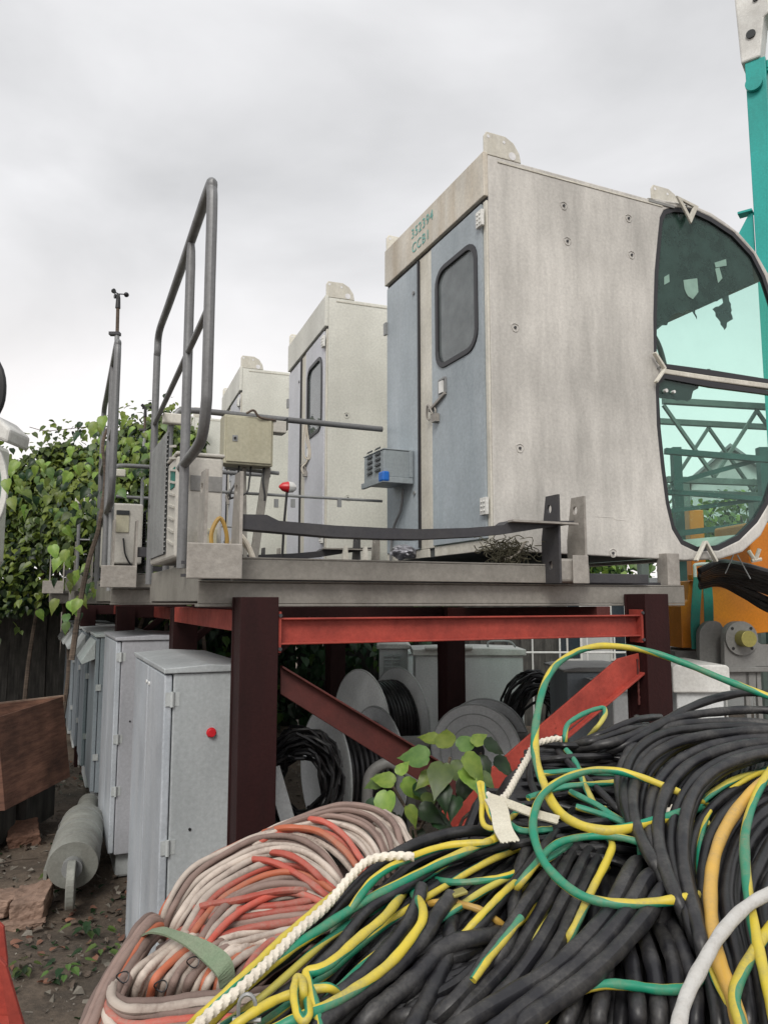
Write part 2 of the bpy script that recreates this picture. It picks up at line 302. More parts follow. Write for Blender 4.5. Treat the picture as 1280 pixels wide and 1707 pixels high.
M['green_ink']=plain('green_stencil_ink',(.16,.42,.38),.6)
M['sling']=paint('green_webbing',(.17,.24,.15),(.30,.30,.23),.5,False,.8,.4,sc=12,fine=220)
M['tealsling']=paint('teal_webbing',(.02,.20,.16),(.1,.16,.13),.5,False,.8,.3,sc=12,fine=200)
M['tape']=paint('cream_webbing_tape',(.60,.57,.47),(.4,.36,.27),.5,False,.8,.3,sc=12,fine=220)
M['rope']=cablemat('white_rope',(.66,.61,.52),(.35,.30,.24),.5,.8)
M['hose']=cablemat('white_sheathed_hose',(.70,.69,.66),(.42,.40,.37),.7,.8,sc=40,bump=.9)
M['kblack']=cablemat('black_cable_rubber',(.009,.009,.011),(.07,.068,.065),.4,.34,bump=.15)
M['kgrey']=cablemat('dusty_black_cable',(.013,.013,.016),(.13,.125,.115),.45,.38,bump=.15)
M['kbeige']=cablemat('dusty_beige_cable',(.50,.43,.37),(.22,.165,.14),.85,.55,sc=10)
M['kbrown']=cablemat('muddy_brown_cable',(.23,.16,.135),(.10,.07,.06),.7,.62,sc=10)
M['kred']=cablemat('red_cable',(.42,.075,.05),(.32,.21,.17),.8,.55,sc=8)
M['korange']=cablemat('orange_red_cable',(.46,.12,.055),(.32,.20,.15),.8,.55,sc=8)
M['kyg']=cablemat('yellow_green_earth_wire',(.60,.475,.045),(.22,.22,.13),.6,.42,stripe=(.008,.225,.13),twist=1.5,bump=.1)
M['kyg2']=cablemat('green_yellow_earth_wire_dull',(.50,.44,.08),(.22,.24,.16),.4,.45,stripe=(.02,.24,.15),twist=2.2,bump=.1)
M['kyellow']=cablemat('amber_yellow_wire',(.60,.36,.07),(.34,.25,.13),.55,.4,bump=.1)
M['leaf1']=leafmat('leaf_mid_green',(.13,.21,.05),(.07,.135,.03))
M['leaf2']=leafmat('leaf_bright_green',(.27,.38,.07),(.15,.26,.04))
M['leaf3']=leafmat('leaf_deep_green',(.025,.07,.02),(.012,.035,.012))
M['bark']=woodmat('bark',(.16,.12,.09),(.06,.045,.035))
M['plywood']=woodmat('weathered_red_plywood',(.25,.12,.078),(.10,.045,.03),(2,2,14),.5)
M['timber']=woodmat('broken_timber',(.33,.22,.165),(.17,.11,.08),(3,3,12),.4)
M['board']=woodmat('dark_fence_board',(.10,.095,.085),(.03,.03,.028),(12,12,1.2),.6)
M['brick']=paint('broken_brick',(.24,.13,.09),(.12,.08,.06),.5,False,.9,.4,sc=10)
M['wallwhite']=paint('building_wall',(.50,.51,.5),(.33,.33,.32),.4,True,.7,.05,sc=2)
M['pane']=plain('dark_window_pane',(.03,.04,.05),.1)
M['roof']=paint('grey_roof',(.25,.26,.27),(.15,.15,.15),.4,False,.7,.1)
M['insul']=paint('worn_foil_wrap',(.30,.31,.28),(.17,.16,.14),.6,False,.5,.25,sc=9,metal=.2)
M['stone']=paint('stone',(.22,.2,.17),(.1,.09,.07),.5,False,.9,.3,sc=12)
M['plasticbag']=paint('silver_plastic_sheet',(.33,.33,.36),(.15,.15,.17),.5,False,.3,.4,metal=.3,sc=10)
M['nest']=paint('dry_rag_fibre',(.16,.15,.10),(.06,.055,.04),.6,False,.95,.6,sc=30)
def groundmat():
    m,t,b,l=newmat('dirt_ground');tc=N('ShaderNodeTexCoord',t)
    n=N('ShaderNodeTexNoise',t);n.inputs['Scale'].default_value=1.3;n.inputs['Detail'].default_value=10;n.inputs['Roughness'].default_value=.65;l(tc.outputs['Object'],n.inputs['Vector'])
    n2=N('ShaderNodeTexNoise',t);n2.inputs['Scale'].default_value=28;n2.inputs['Detail'].default_value=8;n2.inputs['Roughness'].default_value=.75;l(tc.outputs['Object'],n2.inputs['Vector'])
    cr=N('ShaderNodeValToRGB',t);e=cr.color_ramp.elements;e[0].position=.3;e[0].color=(.045,.038,.03,1);e[1].position=.7;e[1].color=(.20,.155,.115,1)
    q=e.new(.5);q.color=(.12,.092,.068,1);l(n.outputs[0],cr.inputs[0])
    mr=N('ShaderNodeMapRange',t);mr.inputs[1].default_value=.3;mr.inputs[2].default_value=.7;mr.inputs[3].default_value=.55;mr.inputs[4].default_value=1.3;l(n2.outputs[0],mr.inputs[0])
    x=N('ShaderNodeMix',t,data_type='RGBA',blend_type='MULTIPLY');x.inputs[0].default_value=1;l(cr.outputs[0],x.inputs[6]);l(mr.outputs[0],x.inputs[7]);l(x.outputs[2],b.inputs['Base Color'])
    b.inputs['Roughness'].default_value=.85;bp=N('ShaderNodeBump',t);bp.inputs['Strength'].default_value=.7;bp.inputs['Distance'].default_value=.03;l(n2.outputs[0],bp.inputs['Height']);l(bp.outputs[0],b.inputs['Normal']);return m
M['ground']=groundmat()
# ================================================================ GROUND
def gh(x,y):
    d=math.exp(-((x+1.5)**2+(y-5)**2)/60)
    return d*(.05*mnoise.noise(Vector((x*.9,y*.9,0)))+.018*mnoise.noise(Vector((x*5,y*5,3))))-.02
g=MB();xs=[-900,-200,-60,-25]+[-12+.15*i for i in range(160)]+[14,30,80,250,900];ys=[-900,-200,-50,-12]+[-3+.15*i for i in range(140)]+[20,40,100,300,1500]
g.v=[(x,y,gh(x,y)) for y in ys for x in xs];nx=len(xs)
g.f=[(j*nx+i,j*nx+i+1,(j+1)*nx+i+1,(j+1)*nx+i) for j in range(len(ys)-1) for i in range(nx-1)];g.mi=[0]*len(g.f)
g.build('ground',M['ground'],smooth=True,kind='structure')
# ================================================================ CABINS
S0,T0,Z0=1.136,.24,1.945
Wc=1.235;Hc=2.04;XL=2.2
c1=pf('operator_cabin',S0,T0,Z0,'nearest dirty cream crane operator cabin with big green glass side windows and blue grey doors','cabin','crane operator cabins in a row on steel platforms')
def sz(u,v): a=ont(u,v,T0);return (a[0],T0,a[1])
def side(u,v,t=T0): a=ont(u,v,T0);return (a[0],t,a[1])
uw=[(1120,345),(1106,350),(1100,362),(1096,400),(1091,455),(1089,530),(1090,590),(1094,603),(1102,611),(1185,624),(1270,636),(1302,640),(1306,620),(1306,580),(1300,545),(1288,500),(1275,460),(1256,423),(1223,387),(1185,362),(1155,348)]
lw=[(1104,624),(1095,633),(1093,645),(1095,710),(1102,780),(1110,840),(1120,882),(1135,907),(1160,919),(1197,917),(1232,900),(1262,870),(1280,840),(1293,800),(1301,750),(1304,700),(1303,665),(1297,655),(1270,650),(1185,637)]
outer_top=[(1080,328),(1155,341),(1185,354),(1210,371),(1232,388),(1260,420),(1280,455),(1300,500),(1312,550),(1316,600),(1317,650)]
outer_bot=[(1317,650),(1316,700),(1312,750),(1304,800),(1290,850),(1268,893),(1238,920),(1200,932),(1145,934)]
def cabin(root,detail=True,cream=None,door=None):
    cream=cream or M['cream'];dm=door or M['doorblue']
    s0,t0,z0=S0,T0,Z0;s1=2.204;zt=z0+Hc
    L_=[side(*p) for p in uw];Lo=[side(*p) for p in lw]
    OT=[side(*p) for p in outer_top];OB=[side(*p) for p in outer_bot]
    # flat side walls (near and far) of the shell, bounded by the windows
    def wall(t,dt,name):
        f=lambda q:(q[0],t,q[2])
        wl=[f(q) for q in L_[1:9][::1]];ll=[f(q) for q in Lo[0:10]]
        poly=[(s0,t,z0),(s0,t,zt),(s1,t,zt)]+[f(OT[1])]+[f(L_[0])]+wl+ll+[f(OB[-1])]
        m=MB();m.prism(poly,(0,dt,0));m.build(name,cream,root,bevel=.006)
        # rounded rim that carries the glass
        rim=OT+OB[1:];m=MB();n=len(rim)
        inn=[L_[0],L_[20],L_[19],L_[18],L_[18],L_[17],L_[16],L_[15],L_[14],L_[13],L_[11]]+[Lo[15],Lo[14],Lo[13],Lo[12],Lo[11],Lo[10],Lo[9],Lo[8]]
        m.strip([f(q) for q in rim],[f(q) for q in inn][:n],(0,dt,0),closed=False);m.build('window_rim',cream,root,bevel=.01)
        m=MB();m.prism([f(side(1100,613)),f(side(1185,626)),f(side(1312,643)),f(side(1312,652)),f(side(1185,635)),f(side(1103,622))],(0,dt,0));m.build('mid_bar',M['pillar'],root,bevel=.006)
    wall(t0,.035,'side_wall');wall(t0+Wc-.035,.035,'side_wall')
    for tt in (t0+.012,t0+Wc-.018):
        for lp,nm in ((L_,'upper_window'),(Lo,'lower_window')):
            m=MB();P=[(q[0],tt,q[2]) for q in lp];m.prism(P,(0,.005,0));gl=m.build(nm,M['glass'],root)
            c=Vector((sum(p[0] for p in P)/len(P),tt,sum(p[2] for p in P)/len(P)))
            inner=[tuple(Vector(p)+(c-Vector(p)).normalized()*.028) for p in P];outr=[tuple(Vector(p)+(Vector(p)-c).normalized()*.006) for p in P]
            m=MB();m.strip([(p[0],tt-.009,p[2]) for p in outr],[(p[0],tt-.009,p[2]) for p in inner],(0,.024,0));m.build('rubber_seal',M['rubber'],gl)
    # roof, floor, nose
    m=MB();m.box(s0,s1,t0+.036,t0+Wc-.036,zt-.03,zt-.001);m.build('roof',cream,root)
    m=MB();m.box(s0,OB[-1][0],t0+.036,t0+Wc-.036,z0+.001,z0+.05);m.build('floor',M['interior'],root)
    m=MB();m.box(s0+.04,s1,t0+.036,t0+Wc-.036,zt-.28,zt-.2);m.build('ceiling_lining',M['interior'],root)
    cur=OT[:7];m=MB()
    for a,b in zip(cur[:-1],cur[1:]):
        m.add([(a[0],t0+.036,a[2]-.004),(b[0],t0+.036,b[2]-.004),(b[0],t0+Wc-.036,b[2]-.004),(a[0],t0+Wc-.036,a[2]-.004)],[(0,1,2,3)])
        m.add([(a[0],t0+.036,a[2]-.03),(b[0],t0+.036,b[2]-.03),(b[0],t0+Wc-.036,b[2]-.03),(a[0],t0+Wc-.036,a[2]-.03)],[(3,2,1,0)])
    m.build('roof_visor',cream,root,smooth=True)
    cur=OT[6:]+OB[1:6];m=MB()
    for a,b in zip(cur[:-1],cur[1:]):
        m.add([(a[0]-.01,t0+.04,a[2]),(b[0]-.01,t0+.04,b[2]),(b[0]-.01,t0+Wc-.04,b[2]),(a[0]-.01,t0+Wc-.04,a[2])],[(0,1,2,3)])
    m.build('front_window',M['glass'],root,smooth=True)
    cur=OB[5:];m=MB()
    for a,b in zip(cur[:-1],cur[1:]):
        m.prism([(a[0],t0+.036,a[2]+.001),(b[0],t0+.036,b[2]+.001),(b[0],t0+.036,b[2]+.02),(a[0],t0+.036,a[2]+.02)],(0,Wc-.072,0))
    m.build('belly_panel',cream,root)
    # back face (doors): plane s=s0
    def P(t,z,ds=0): return (s0-ds,t,z)
    tw=t0+Wc;zl=3.755
    m=MB();m.box(s0-.028,s0-.001,t0-.004,tw+.004,zl,zt+.01);m.build('fascia',M['cream_rust'] if detail else cream,root,bevel=.004)
    m=MB();m.box(s0-.005,s0,t0,tw,zl-.018,zl);m.build('drip_gap',M['rubber'],root)
    m=MB()
    m.box(s0-.012,s0-.001,t0+.001,t0+.032,z0+.001,zl-.019);m.box(s0-.012,s0-.001,.835,1.0,z0+.05,zl-.019);m.box(s0-.012,s0-.001,tw-.012,tw-.001,z0+.001,zl-.019);m.box(s0-.012,s0-.001,.273,.834,z0+.001,z0+.055)
    m.box(s0-.012,s0-.001,.9,tw-.013,z0+.001,z0+.049)
    m.build('door_frame',M['pillar'],root,bevel=.003)
    # main door with rounded window
    y0,y1,za,zb=t0+.036,.829,z0+.062,zl-.028
    wc=((.325+.768)/2,(3.0+3.545)/2);ww,wh=.43,.56
    f=lambda y,z:(s0-.022,y,z);k=6
    inn=rrect(wc[0],wc[1],ww,wh,.09,k,f);ou=[]
    for (qx,qy) in ((1,1),(-1,1),(-1,-1),(1,-1)):
        X=y1 if qx>0 else y0;Z=zb if qy>0 else za
        for i in range(k):
            fr=i/(k-1)
            # spread the points of each corner along the panel edge
            if (qx,qy)==(1,1): p=(X,wc[1]+wh/2-.09) if i==0 else ((wc[0]+ww/2-.09,Z) if i==k-1 else (X,Z))
            elif (qx,qy)==(-1,1): p=(wc[0]-ww/2+.09,Z) if i==0 else ((X,wc[1]+wh/2-.09) if i==k-1 else (X,Z))
            elif (qx,qy)==(-1,-1): p=(X,wc[1]-wh/2+.09) if i==0 else ((wc[0]-ww/2+.09,Z) if i==k-1 else (X,Z))
            else: p=(wc[0]+ww/2-.09,Z) if i==0 else ((X,wc[1]-wh/2+.09) if i==k-1 else (X,Z))
            ou.append(f(*p))
    m=MB();n=len(ou)
    # ring faces (degenerate corners dropped)
    V=ou+inn
    for i in range(n):
        j=(i+1)%n
        m.add([V[i],V[j],V[n+j],V[n+i]],[(0,1,2,3)]) if (Vector(V[i])-Vector(V[j])).length>1e-6 else m.add([V[i],V[n+j],V[n+i]],[(0,1,2)])
    m.box(s0-.0215,s0-.013,y0,y1,za,za+.001)
    for a,b in (((y0,za),(y0,zb)),((y0,zb),(y1,zb)),((y1,zb),(y1,za))):
        m.add([(s0-.022,*a),(s0-.022,*b),(s0-.008,*b),(s0-.008,*a)],[(0,1,2,3)])
    m2=MB();m2.v=m.v;m2.f=m.f;m2.mi=m.mi
    dr=m2.build('door',dm,root)
    m=MB();gi=rrect(wc[0],wc[1],ww-.01,wh-.01,.085,k,lambda y,z:(s0-.016,y,z));m.prism(gi,(.006,0,0));wn=m.build('door_window',M['glassdoor'],dr)
    m=MB();m.strip(rrect(wc[0],wc[1],ww+.03,wh+.03,.105,k,lambda y,z:(s0-.03,y,z)),rrect(wc[0],wc[1],ww-.03,wh-.03,.08,k,lambda y,z:(s0-.03,y,z)),(.012,0,0));m.build('window_gasket',M['rubber'],dr,bevel=.003)
    for z in (3.60,2.12):
        m=MB();m.box(s0-.04,s0-.0225,t0+.004,t0+.062,z,z+.085);[m.cyl((s0-.046,t0+.02+.024*i,z+.02+.022*j),(s0-.04,t0+.02+.024*i,z+.02+.022*j),.006,8) for i in (0,1) for j in (0,1,2)]
        m.build('hinge',M['lidwhite'],dr,bevel=.003)
    m=MB();m.strip(rrect(.70,2.875,.09,.10,.012,4,lambda y,z:(s0-.03,y,z)),rrect(.70,2.875,.07,.08,.01,4,lambda y,z:(s0-.03,y,z)),(.01,0,0));m.box(s0-.0235,s0-.0225,.668,.732,2.838,2.912);h=m.build('handle',M['galv'],dr)
    m=MB();m.box(s0-.034,s0-.024,.69,.73,2.842,2.908);m.build('latch_plate',M['white'],h)
    m=MB();m.bar((s0-.03,.66,2.83),(s0-.035,.84,2.77),.014,.014);m.tube([(s0-.03,.80+.025*math.cos(a),2.755+.03*math.sin(a)) for a in [i*.6 for i in range(11)]],.006,6);m.box(s0-.05,s0-.025,.74,.79,2.69,2.735);m.tube(crom([(s0-.04,.79,2.74),(s0-.05,.83,2.80),(s0-.04,.86,2.74),(s0-.03,.85,2.72)],4),.006,6)
    m.build('padlock_hasp',M['rawsteel'],dr)
    # narrow door
    m=MB();m.box(s0-.02,s0-.006,1.004,tw-.016,z0+.052,zl-.03);nd=m.build('narrow_door',dm,root,bevel=.003)
    m=MB();m.box(s0-.035,s0-.02,tw-.03,tw+.008,3.42,3.50);m.build('hinge',M['galv'],nd)
    for z in (3.55,2.33):
        m=MB();m.cyl((s0-.028,1.06,z),(s0-.02,1.06,z),.012,10);m.build('bolt',M['galv'],nd)
    m=MB();m.box(s0-.0265,s0-.0125,.992,1.006,z0+.06,zl-.03);m.build('door_gap_strip',M['rubber'],root)
    # lifting lugs
    def lug(x,t,flip=1,b=True):
        pr=[(0,0),(0,.10),(.015,.125),(.13,.125),(.18,.10),(.215,.05),(.225,0)]
        m=MB();m.prism([(x+flip*p[0],t,zt+p[1]) for p in pr],(0,.012,0));o=m.build('lifting_lug',M['pillar'],root,bevel=.003)
        for (hx,hz,r) in ((.025,.10,.009),(.12,.09,.008),(.17,.025,.022)):
            m=MB();m.cyl((x+flip*hx,t-.0015,zt+hz),(x+flip*hx,t+.0135,zt+hz),r,14);m.build('lug_hole_disc',M['skyhole'],o)
    lug(s0-.02,t0-.002);lug(s0-.02,tw-.012);lug(2.27,t0+.04);lug(2.27,tw-.05)
    m=MB();m.box(s0+.06,s1+.1,t0-.004,t0-.001,zt-.03,zt-.022);m.build('seam_trim',M['pillar'],root)
    m=MB();m.box(s1,s1+.19,t0-.006,t0-.001,zt-.02,zt-.004);m.build('visor_trim',M['greypaint'],root)
    # triangular corner brackets at window corners
    def tri(u,v,kind):
        x,_,z=side(u,v);m=MB();t=t0-.03
        if kind=='top': P3=[(x-.085,z+.05),(x+.085,z+.02),(x+.02,z-.10)];I=[(x-.04,z+.025),(x+.045,z+.008),(x+.012,z-.05)];m.strip([(a,t,b) for a,b in P3],[(a,t,b) for a,b in I],(0,.014,0))
        elif kind=='bot': 
            m.bar((x-.075,t,z-.06),(x,t,z+.05),.014,.026,(0,1,0));m.bar((x,t-.001,z+.05),(x+.075,t-.001,z-.06),.014,.026,(0,1,0))
        else:
            m.bar((x-.05,t,z+.085),(x+.02,t,z),.014,.026,(0,1,0));m.bar((x+.02,t-.001,z),(x-.05,t-.001,z-.085),.014,.026,(0,1,0))
        o=m.build('corner_bracket',M['pillar'],root,bevel=.003)
        m=MB();m.cyl((x,t+.014,z+.01),(x,t0,z+.01),.008,8);m.build('stud',M['galv'],o)
    tri(1140,348,'top');tri(1168,918,'bot');tri(1096,617,'mid')
    # patches where bolts were torn out
    for (u,v) in ((939,343),(1047,364),(945,402),(1052,425),(858,546),(866,747),(1021,922)):
        x,_,z=side(u,v);m=MB()
        m.tube([(x+.022*math.cos(a)*(1+.2*math.sin(3*a)),t0-.001,z+.022*math.sin(a)) for a in [i*.52 for i in range(13)]],.0028,5);m.cyl((x,t0-.006,z),(x,t0+.001,z),.007,8,m=1)
        m.build('bolt_scar',[M['cream'],M['darksteel']],root)
for v_ in (0,):
    pass
for mm_ in (M['cream'],M['cream2']):
    t_=mm_.node_tree;bs=t_.nodes['Principled BSDF'];old=bs.inputs['Normal'].links[0].from_node
    tc_=N('ShaderNodeTexCoord',t_);nn=N('ShaderNodeTexNoise',t_);nn.inputs['Scale'].default_value=2.2;nn.inputs['Detail'].default_value=2;t_.links.new(tc_.outputs['Object'],nn.inputs['Vector'])
    b2=N('ShaderNodeBump',t_);b2.inputs['Strength'].default_value=.5;b2.inputs['Distance'].default_value=.03;t_.links.new(nn.outputs[0],b2.inputs['Height']);t_.links.new(old.outputs[0],b2.inputs['Normal']);t_.links.new(b2.outputs[0],bs.inputs['Normal'])
cabin_hole=M.setdefault('skyhole',plain('sky_bright_hole_disc',(.75,.75,.76),.9))  # bright sky painted onto solid discs in place of open lug holes
cabin(c1)
c2tree=copy_tree(c1)
# other cabins: place from the pixels of their near top corner on the known roof height
def place_c(u,v,lab):
    d=ray(u,v);k=(Z0+Hc-EYE)/d[2];return Vector((d[0]*k,d[1]*k,Z0))
alt={'cabin_cream_paint':M['cream2'],'door_blue_grey_paint':M['doorpale'],'fascia_paint_with_rust':M['cream2']}
meshmap={}
def rematerial(o):
    if o.type=='MESH':
        if any(ms.material and ms.material.name in alt for ms in o.material_slots):
            if o.data.name not in meshmap:
                d=o.data.copy()
                for i,m in enumerate(d.materials):
                    if m and m.name in alt:d.materials[i]=alt[m.name]
                meshmap[o.data.name]=d
            o.data=meshmap[o.data.name]
    for ch in [x for x in bpy.data.objects if x.parent==o]: rematerial(ch)
c2tree.location=place_c(548,495,0);c2tree.rotation_euler=(0,0,R(20))
c2tree['label']='second cream operator cabin from the camera, pale doors, cord hanging by its window'
rematerial(c2tree)
c3=copy_tree(c2tree);c3.location=place_c(405,613,0);c3.rotation_euler=(0,0,R(20));c3['label']='third operator cabin in the row, only its upper part showing behind the second'
c4_=copy_tree(c2tree);c4_.location=place_c(325,695,0);c4_.rotation_euler=(0,0,R(20));c4_['label']='farthest operator cabin of the row, mostly hidden behind the railings and boxes'
# things only on the nearest cabin
def text(body,size,loc,rot,mat,parent,name='stencil'):
    cu=bpy.data.curves.new(name,'FONT');cu.body=body;cu.size=size;cu.extrude=.0006;cu.align_x='CENTER';cu.space_character=1.15
    o=bpy.data.objects.new(name,cu);dg=bpy.context.evaluated_depsgraph_get()
    col.objects.link(o);bpy.context.view_layer.update();dg=bpy.context.evaluated_depsgraph_get()
    me=bpy.data.meshes.new_from_object(o.evaluated_get(dg));bpy.data.objects.remove(o)
    me.materials.append(mat);r=bpy.data.objects.new(name,me);col.objects.link(r);r.parent=parent;r.location=loc;r.rotation_euler=rot;return r
mt=Matrix(((0,0,-1),(-1,0,0),(0,1,0))).to_euler()
text('352394',.085,(-.030,.93-T0,3.895-Z0),mt,M['green_ink'],c1)
text('CCB1',.085,(-.030,.95-T0,3.80-Z0),mt,M['green_ink'],c1)
m=MB();m.tube([side(*q,T0+.0005) for q in ((992,861),(1008,862),(1022,863),(1024,866),(1043,868))],.0022,5);m.build('panel_crease',M['cream'],c1)
# torn dark film inside the near windows
def filmpoly(pts,mat,nm,t=.262,th=.002):
    gq=random.Random(int(pts[0][0]));o=[]
    for (a,b) in zip(pts,pts[1:]+pts[:1]):
        d=math.hypot(b[0]-a[0],b[1]-a[1]);k=max(1,int(d/5)) if min(a[1],b[1])>470 else 1
        for i in range(k):
            f=i/k;j=0 if i==0 else 1.6;o.append((a[0]+(b[0]-a[0])*f+gq.uniform(-j,j),a[1]+(b[1]-a[1])*f+gq.uniform(-j,j)))
    pts=o
    m=MB();m.prism([side(u,v,t) for u,v in pts],(0,th,0));return m.build(nm,mat,c1)
filmpoly([(1107,352),(1099,400),(1094,455),(1092,545),(1100,547),(1108,540),(1116,540),(1121,528),(1134,518),(1142,521),(1150,514),(1158,516),(1166,530),(1163,514),(1176,508),(1190,503),(1208,494),(1210,502),(1192,513),(1202,530),(1212,548),(1216,536),(1226,530),(1220,500),(1218,487),(1240,478),(1262,470),(1255,427),(1222,390),(1185,366),(1152,352)],M['film'],'torn_film')
filmpoly([(1097,630),(1096,660),(1150,668),(1157,662),(1160,650),(1168,646),(1170,637),(1104,628)],M['dark'],'switch_panel')
for u,v,r in ((1110,651,.011),(1123,653,.009)):
    x,_,z=side(u,v);m=MB();m.cyl((x,T0-.004,z),(x,T0+.02,z),r,12);m.build('white_knob',M['white'],c1)
for P_ in ([(1142,465),(1165,462),(1167,485),(1158,497),(1150,492),(1144,480)],[(1194,436),(1213,430),(1214,441),(1196,444)],[(1195,446),(1202,444),(1207,462),(1200,470)],[(1110,460),(1118,455),(1119,468),(1110,473)]):
    filmpoly(P_,M['sticker'],'sticker_remnant',.256,.001)
m=MB()
for a,b in (((1130,530),(1112,610)),((1140,520),(1121,612)),((1109,575),(1119,605)),((1155,587),(1180,612)),((1160,590),(1176,615)),((1190,622),(1240,596)),((1237,595),(1238,628))):
    m.tube([side(*a,.5),side(*b,.5)],.006,6)
m.build('loose_wiper_rod',M['greypaint'],c1)
m=MB();pa=[side(u,v,.9) for u,v in ((1215,488),(1232,520),(1243,560),(1247,598))];m.tube(crom(pa,5),.018,8);m.build('inner_window_post',M['greypaint'],c1)
# operator seat and consoles inside
m=MB();m.box(2.1,2.6,.7,1.1,2.25,2.35);m.box(2.1,2.2,.7,1.1,2.35,2.8);m.cyl((2.35,.9,2.0),(2.35,.9,2.25),.05);m.build('operator_seat',M['dark'],c1,bevel=.03)
# ================================================================ PLATFORMS
PG='steel platforms in a row under the cabins'
plat=pf('crane_platform',0,.1,1.6,'nearest weathered steel walkway platform with hooped pipe railing, carrying the nearest cabin','platform',PG)
m=MB();t=.16
# lower channel
m.box(-.284,2.26,t,t+.008,1.69,1.775);m.box(-.284,2.26,t-.0,t+.07,1.678,1.689);m.box(-.284,2.26,t,t+.07,1.776,1.784);m.build('lower_channel',M['steel'],plat,bevel=.003)
m=MB();m.box(-.14,1.60,t-.05,t-.04,1.787,1.868);m.box(-.14,1.60,t-.05,t+.01,1.869,1.877);m.build('upper_channel',M['steel'],plat,bevel=.003)
m=MB();m.box(1.60,2.0,t-.02,t+.04,1.790,1.838);m.build('short_bar',M['darksteel'],plat,bevel=.003)
m=MB();m.box(2.17,2.255,t+.02,t+.1,1.785,1.955);m.build('corner_tube',M['rawsteel'],plat,bevel=.003)
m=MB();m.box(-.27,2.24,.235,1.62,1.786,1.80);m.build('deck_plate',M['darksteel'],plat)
for s_ in (.4,1.05,1.7):
    m=MB();m.box(s_,s_+.06,.24,1.6,1.69,1.783);m.build('joist',M['steel'],plat)
m=MB();m.box(-.284,-.27,.175,1.62,1.70,1.86);m.build('side_channel',M['steel'],plat,bevel=.003)
m=MB();m.box(-.284,2.26,1.60,1.67,1.69,1.784);m.build('back_channel',M['steel'],plat,bevel=.003)
# bracket plates with bolt holes
def plate(s_,z0,z1,t0,t1,mat,par,taper=0):
    zm=(z0+z1)/2;m=MB();th=.012
    for (a,b) in ((z0,zm),(zm,z1)):
        cc=((t0+t1)/2,(a+b)/2 + (.04 if a==zm else -.02));r=.017;n=16;inn=[];ou=[]
        for k in range(n):
            an=2*math.pi*(k+.5)/n;ca,sa=math.cos(an),math.sin(an);inn.append((s_,cc[0]+r*ca,cc[1]+r*sa*1.25))
            q=min(abs((t1-t0)/2/ca) if ca else 9,abs(((b if sa>0 else a)-cc[1])/sa) if sa else 9)
            y=cc[0]+q*ca;z=cc[1]+q*sa
            ou.append((s_,y,z))
        # corners snapped
        for cy_,cz in ((t0,a),(t1,a),(t0,b),(t1,b)):
            k=min(range(n),key=lambda i:(ou[i][1]-cy_)**2+(ou[i][2]-cz)**2);ou[k]=(s_,cy_,cz)
        if taper: ou=[(s_,y if z<zm+.02 else (t0+(y-t0)*(1-taper*(z-zm)/(z1-zm))),z) for _,y,z in ou]
        m.strip(ou,inn,(th,0,0))
    return m.build('mounting_plate',mat,par)
def bracket(sL,sR,ztop):
    plate(sR-.012,1.785,ztop,.0,.135,M['rawsteel'],plat,.3);plate(sL-.012,1.785,ztop,.0,.135,M['darksteel'] if sL>1 else M['rawsteel'],plat,.3)
    m=MB();m.box(sL+.002,sR-.014,.01,.10,1.79,1.90);m.build('bracket_foot',M['rawsteel'],plat,bevel=.012)
bracket(-.285,-.15,2.205)
bracket(1.35,1.50,2.2)
m=MB();m.box(-.36,-.15,-.01,.0-.002,1.785,1.92);m.build('foot_plate',M['rawsteel'],plat,bevel=.004)
m=MB();m.box(1.41,1.50,-.008,-.002,1.783,1.915);m.build('foot_plate',M['rawsteel'],plat,bevel=.004)
# bent toe plate sagging between the brackets
tp=[(400,857),(445,858),(465,868),(560,876),(640,880),(700,882),(780,880),(840,875),(849,868),(957,868)];bt=[(955,874),(905,880),(850,889),(800,894),(700,899),(640,898),(560,895),(400,881)]
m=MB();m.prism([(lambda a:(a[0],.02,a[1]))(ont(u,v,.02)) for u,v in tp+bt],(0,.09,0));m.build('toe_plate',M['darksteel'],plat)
m=MB();a=ont(849,868,.0);b=ont(957,868,.0);m.box(a[0],b[0],-.03,.015,a[1]-.006,a[1]+.003);m.build('toe_plate_lip',M['rawsteel'],plat)
# hooped railing at the left end
fr=[(-.325,-.13),(-.305,.41),(-.28,1.76)];zt=3.31;r=.021
rail=MB()
y0,y1=-.13,1.76
def rp(y,z): 
    k=(y-y0)/(y1-y0);return (-.325+.045*k,y,z)
rail.tube(crom([rp(1.76,1.80),rp(1.76,2.4),rp(1.76,3.12),rp(1.745,3.2),rp(1.68,zt),rp(1.2,zt),rp(.5,zt),rp(-.05,zt),rp(-.115,zt-.04),rp(-.13,3.17),rp(-.13,2.9),rp(-.13,2.52),rp(-.12,2.42),rp(-.06,2.33),rp(.05,2.30),rp(.45,2.29),rp(1.2,2.27),rp(1.74,2.26)],6),r,12)
rl=rail.build('railing_hoop',M['rail'],plat)
m=MB();m.tube([rp(.41,1.84),rp(.41,zt-.12),rp(.41,zt-.05),rp(.41,zt-.015)],[r,r,r*.9,r*.7],12);m.build('railing_post',M['rail'],plat)
m=MB();m.tube([rp(-.12,2.80),rp(1.75,2.76)],.014,10);m.build('railing_mid_bar',M['rail'],plat)
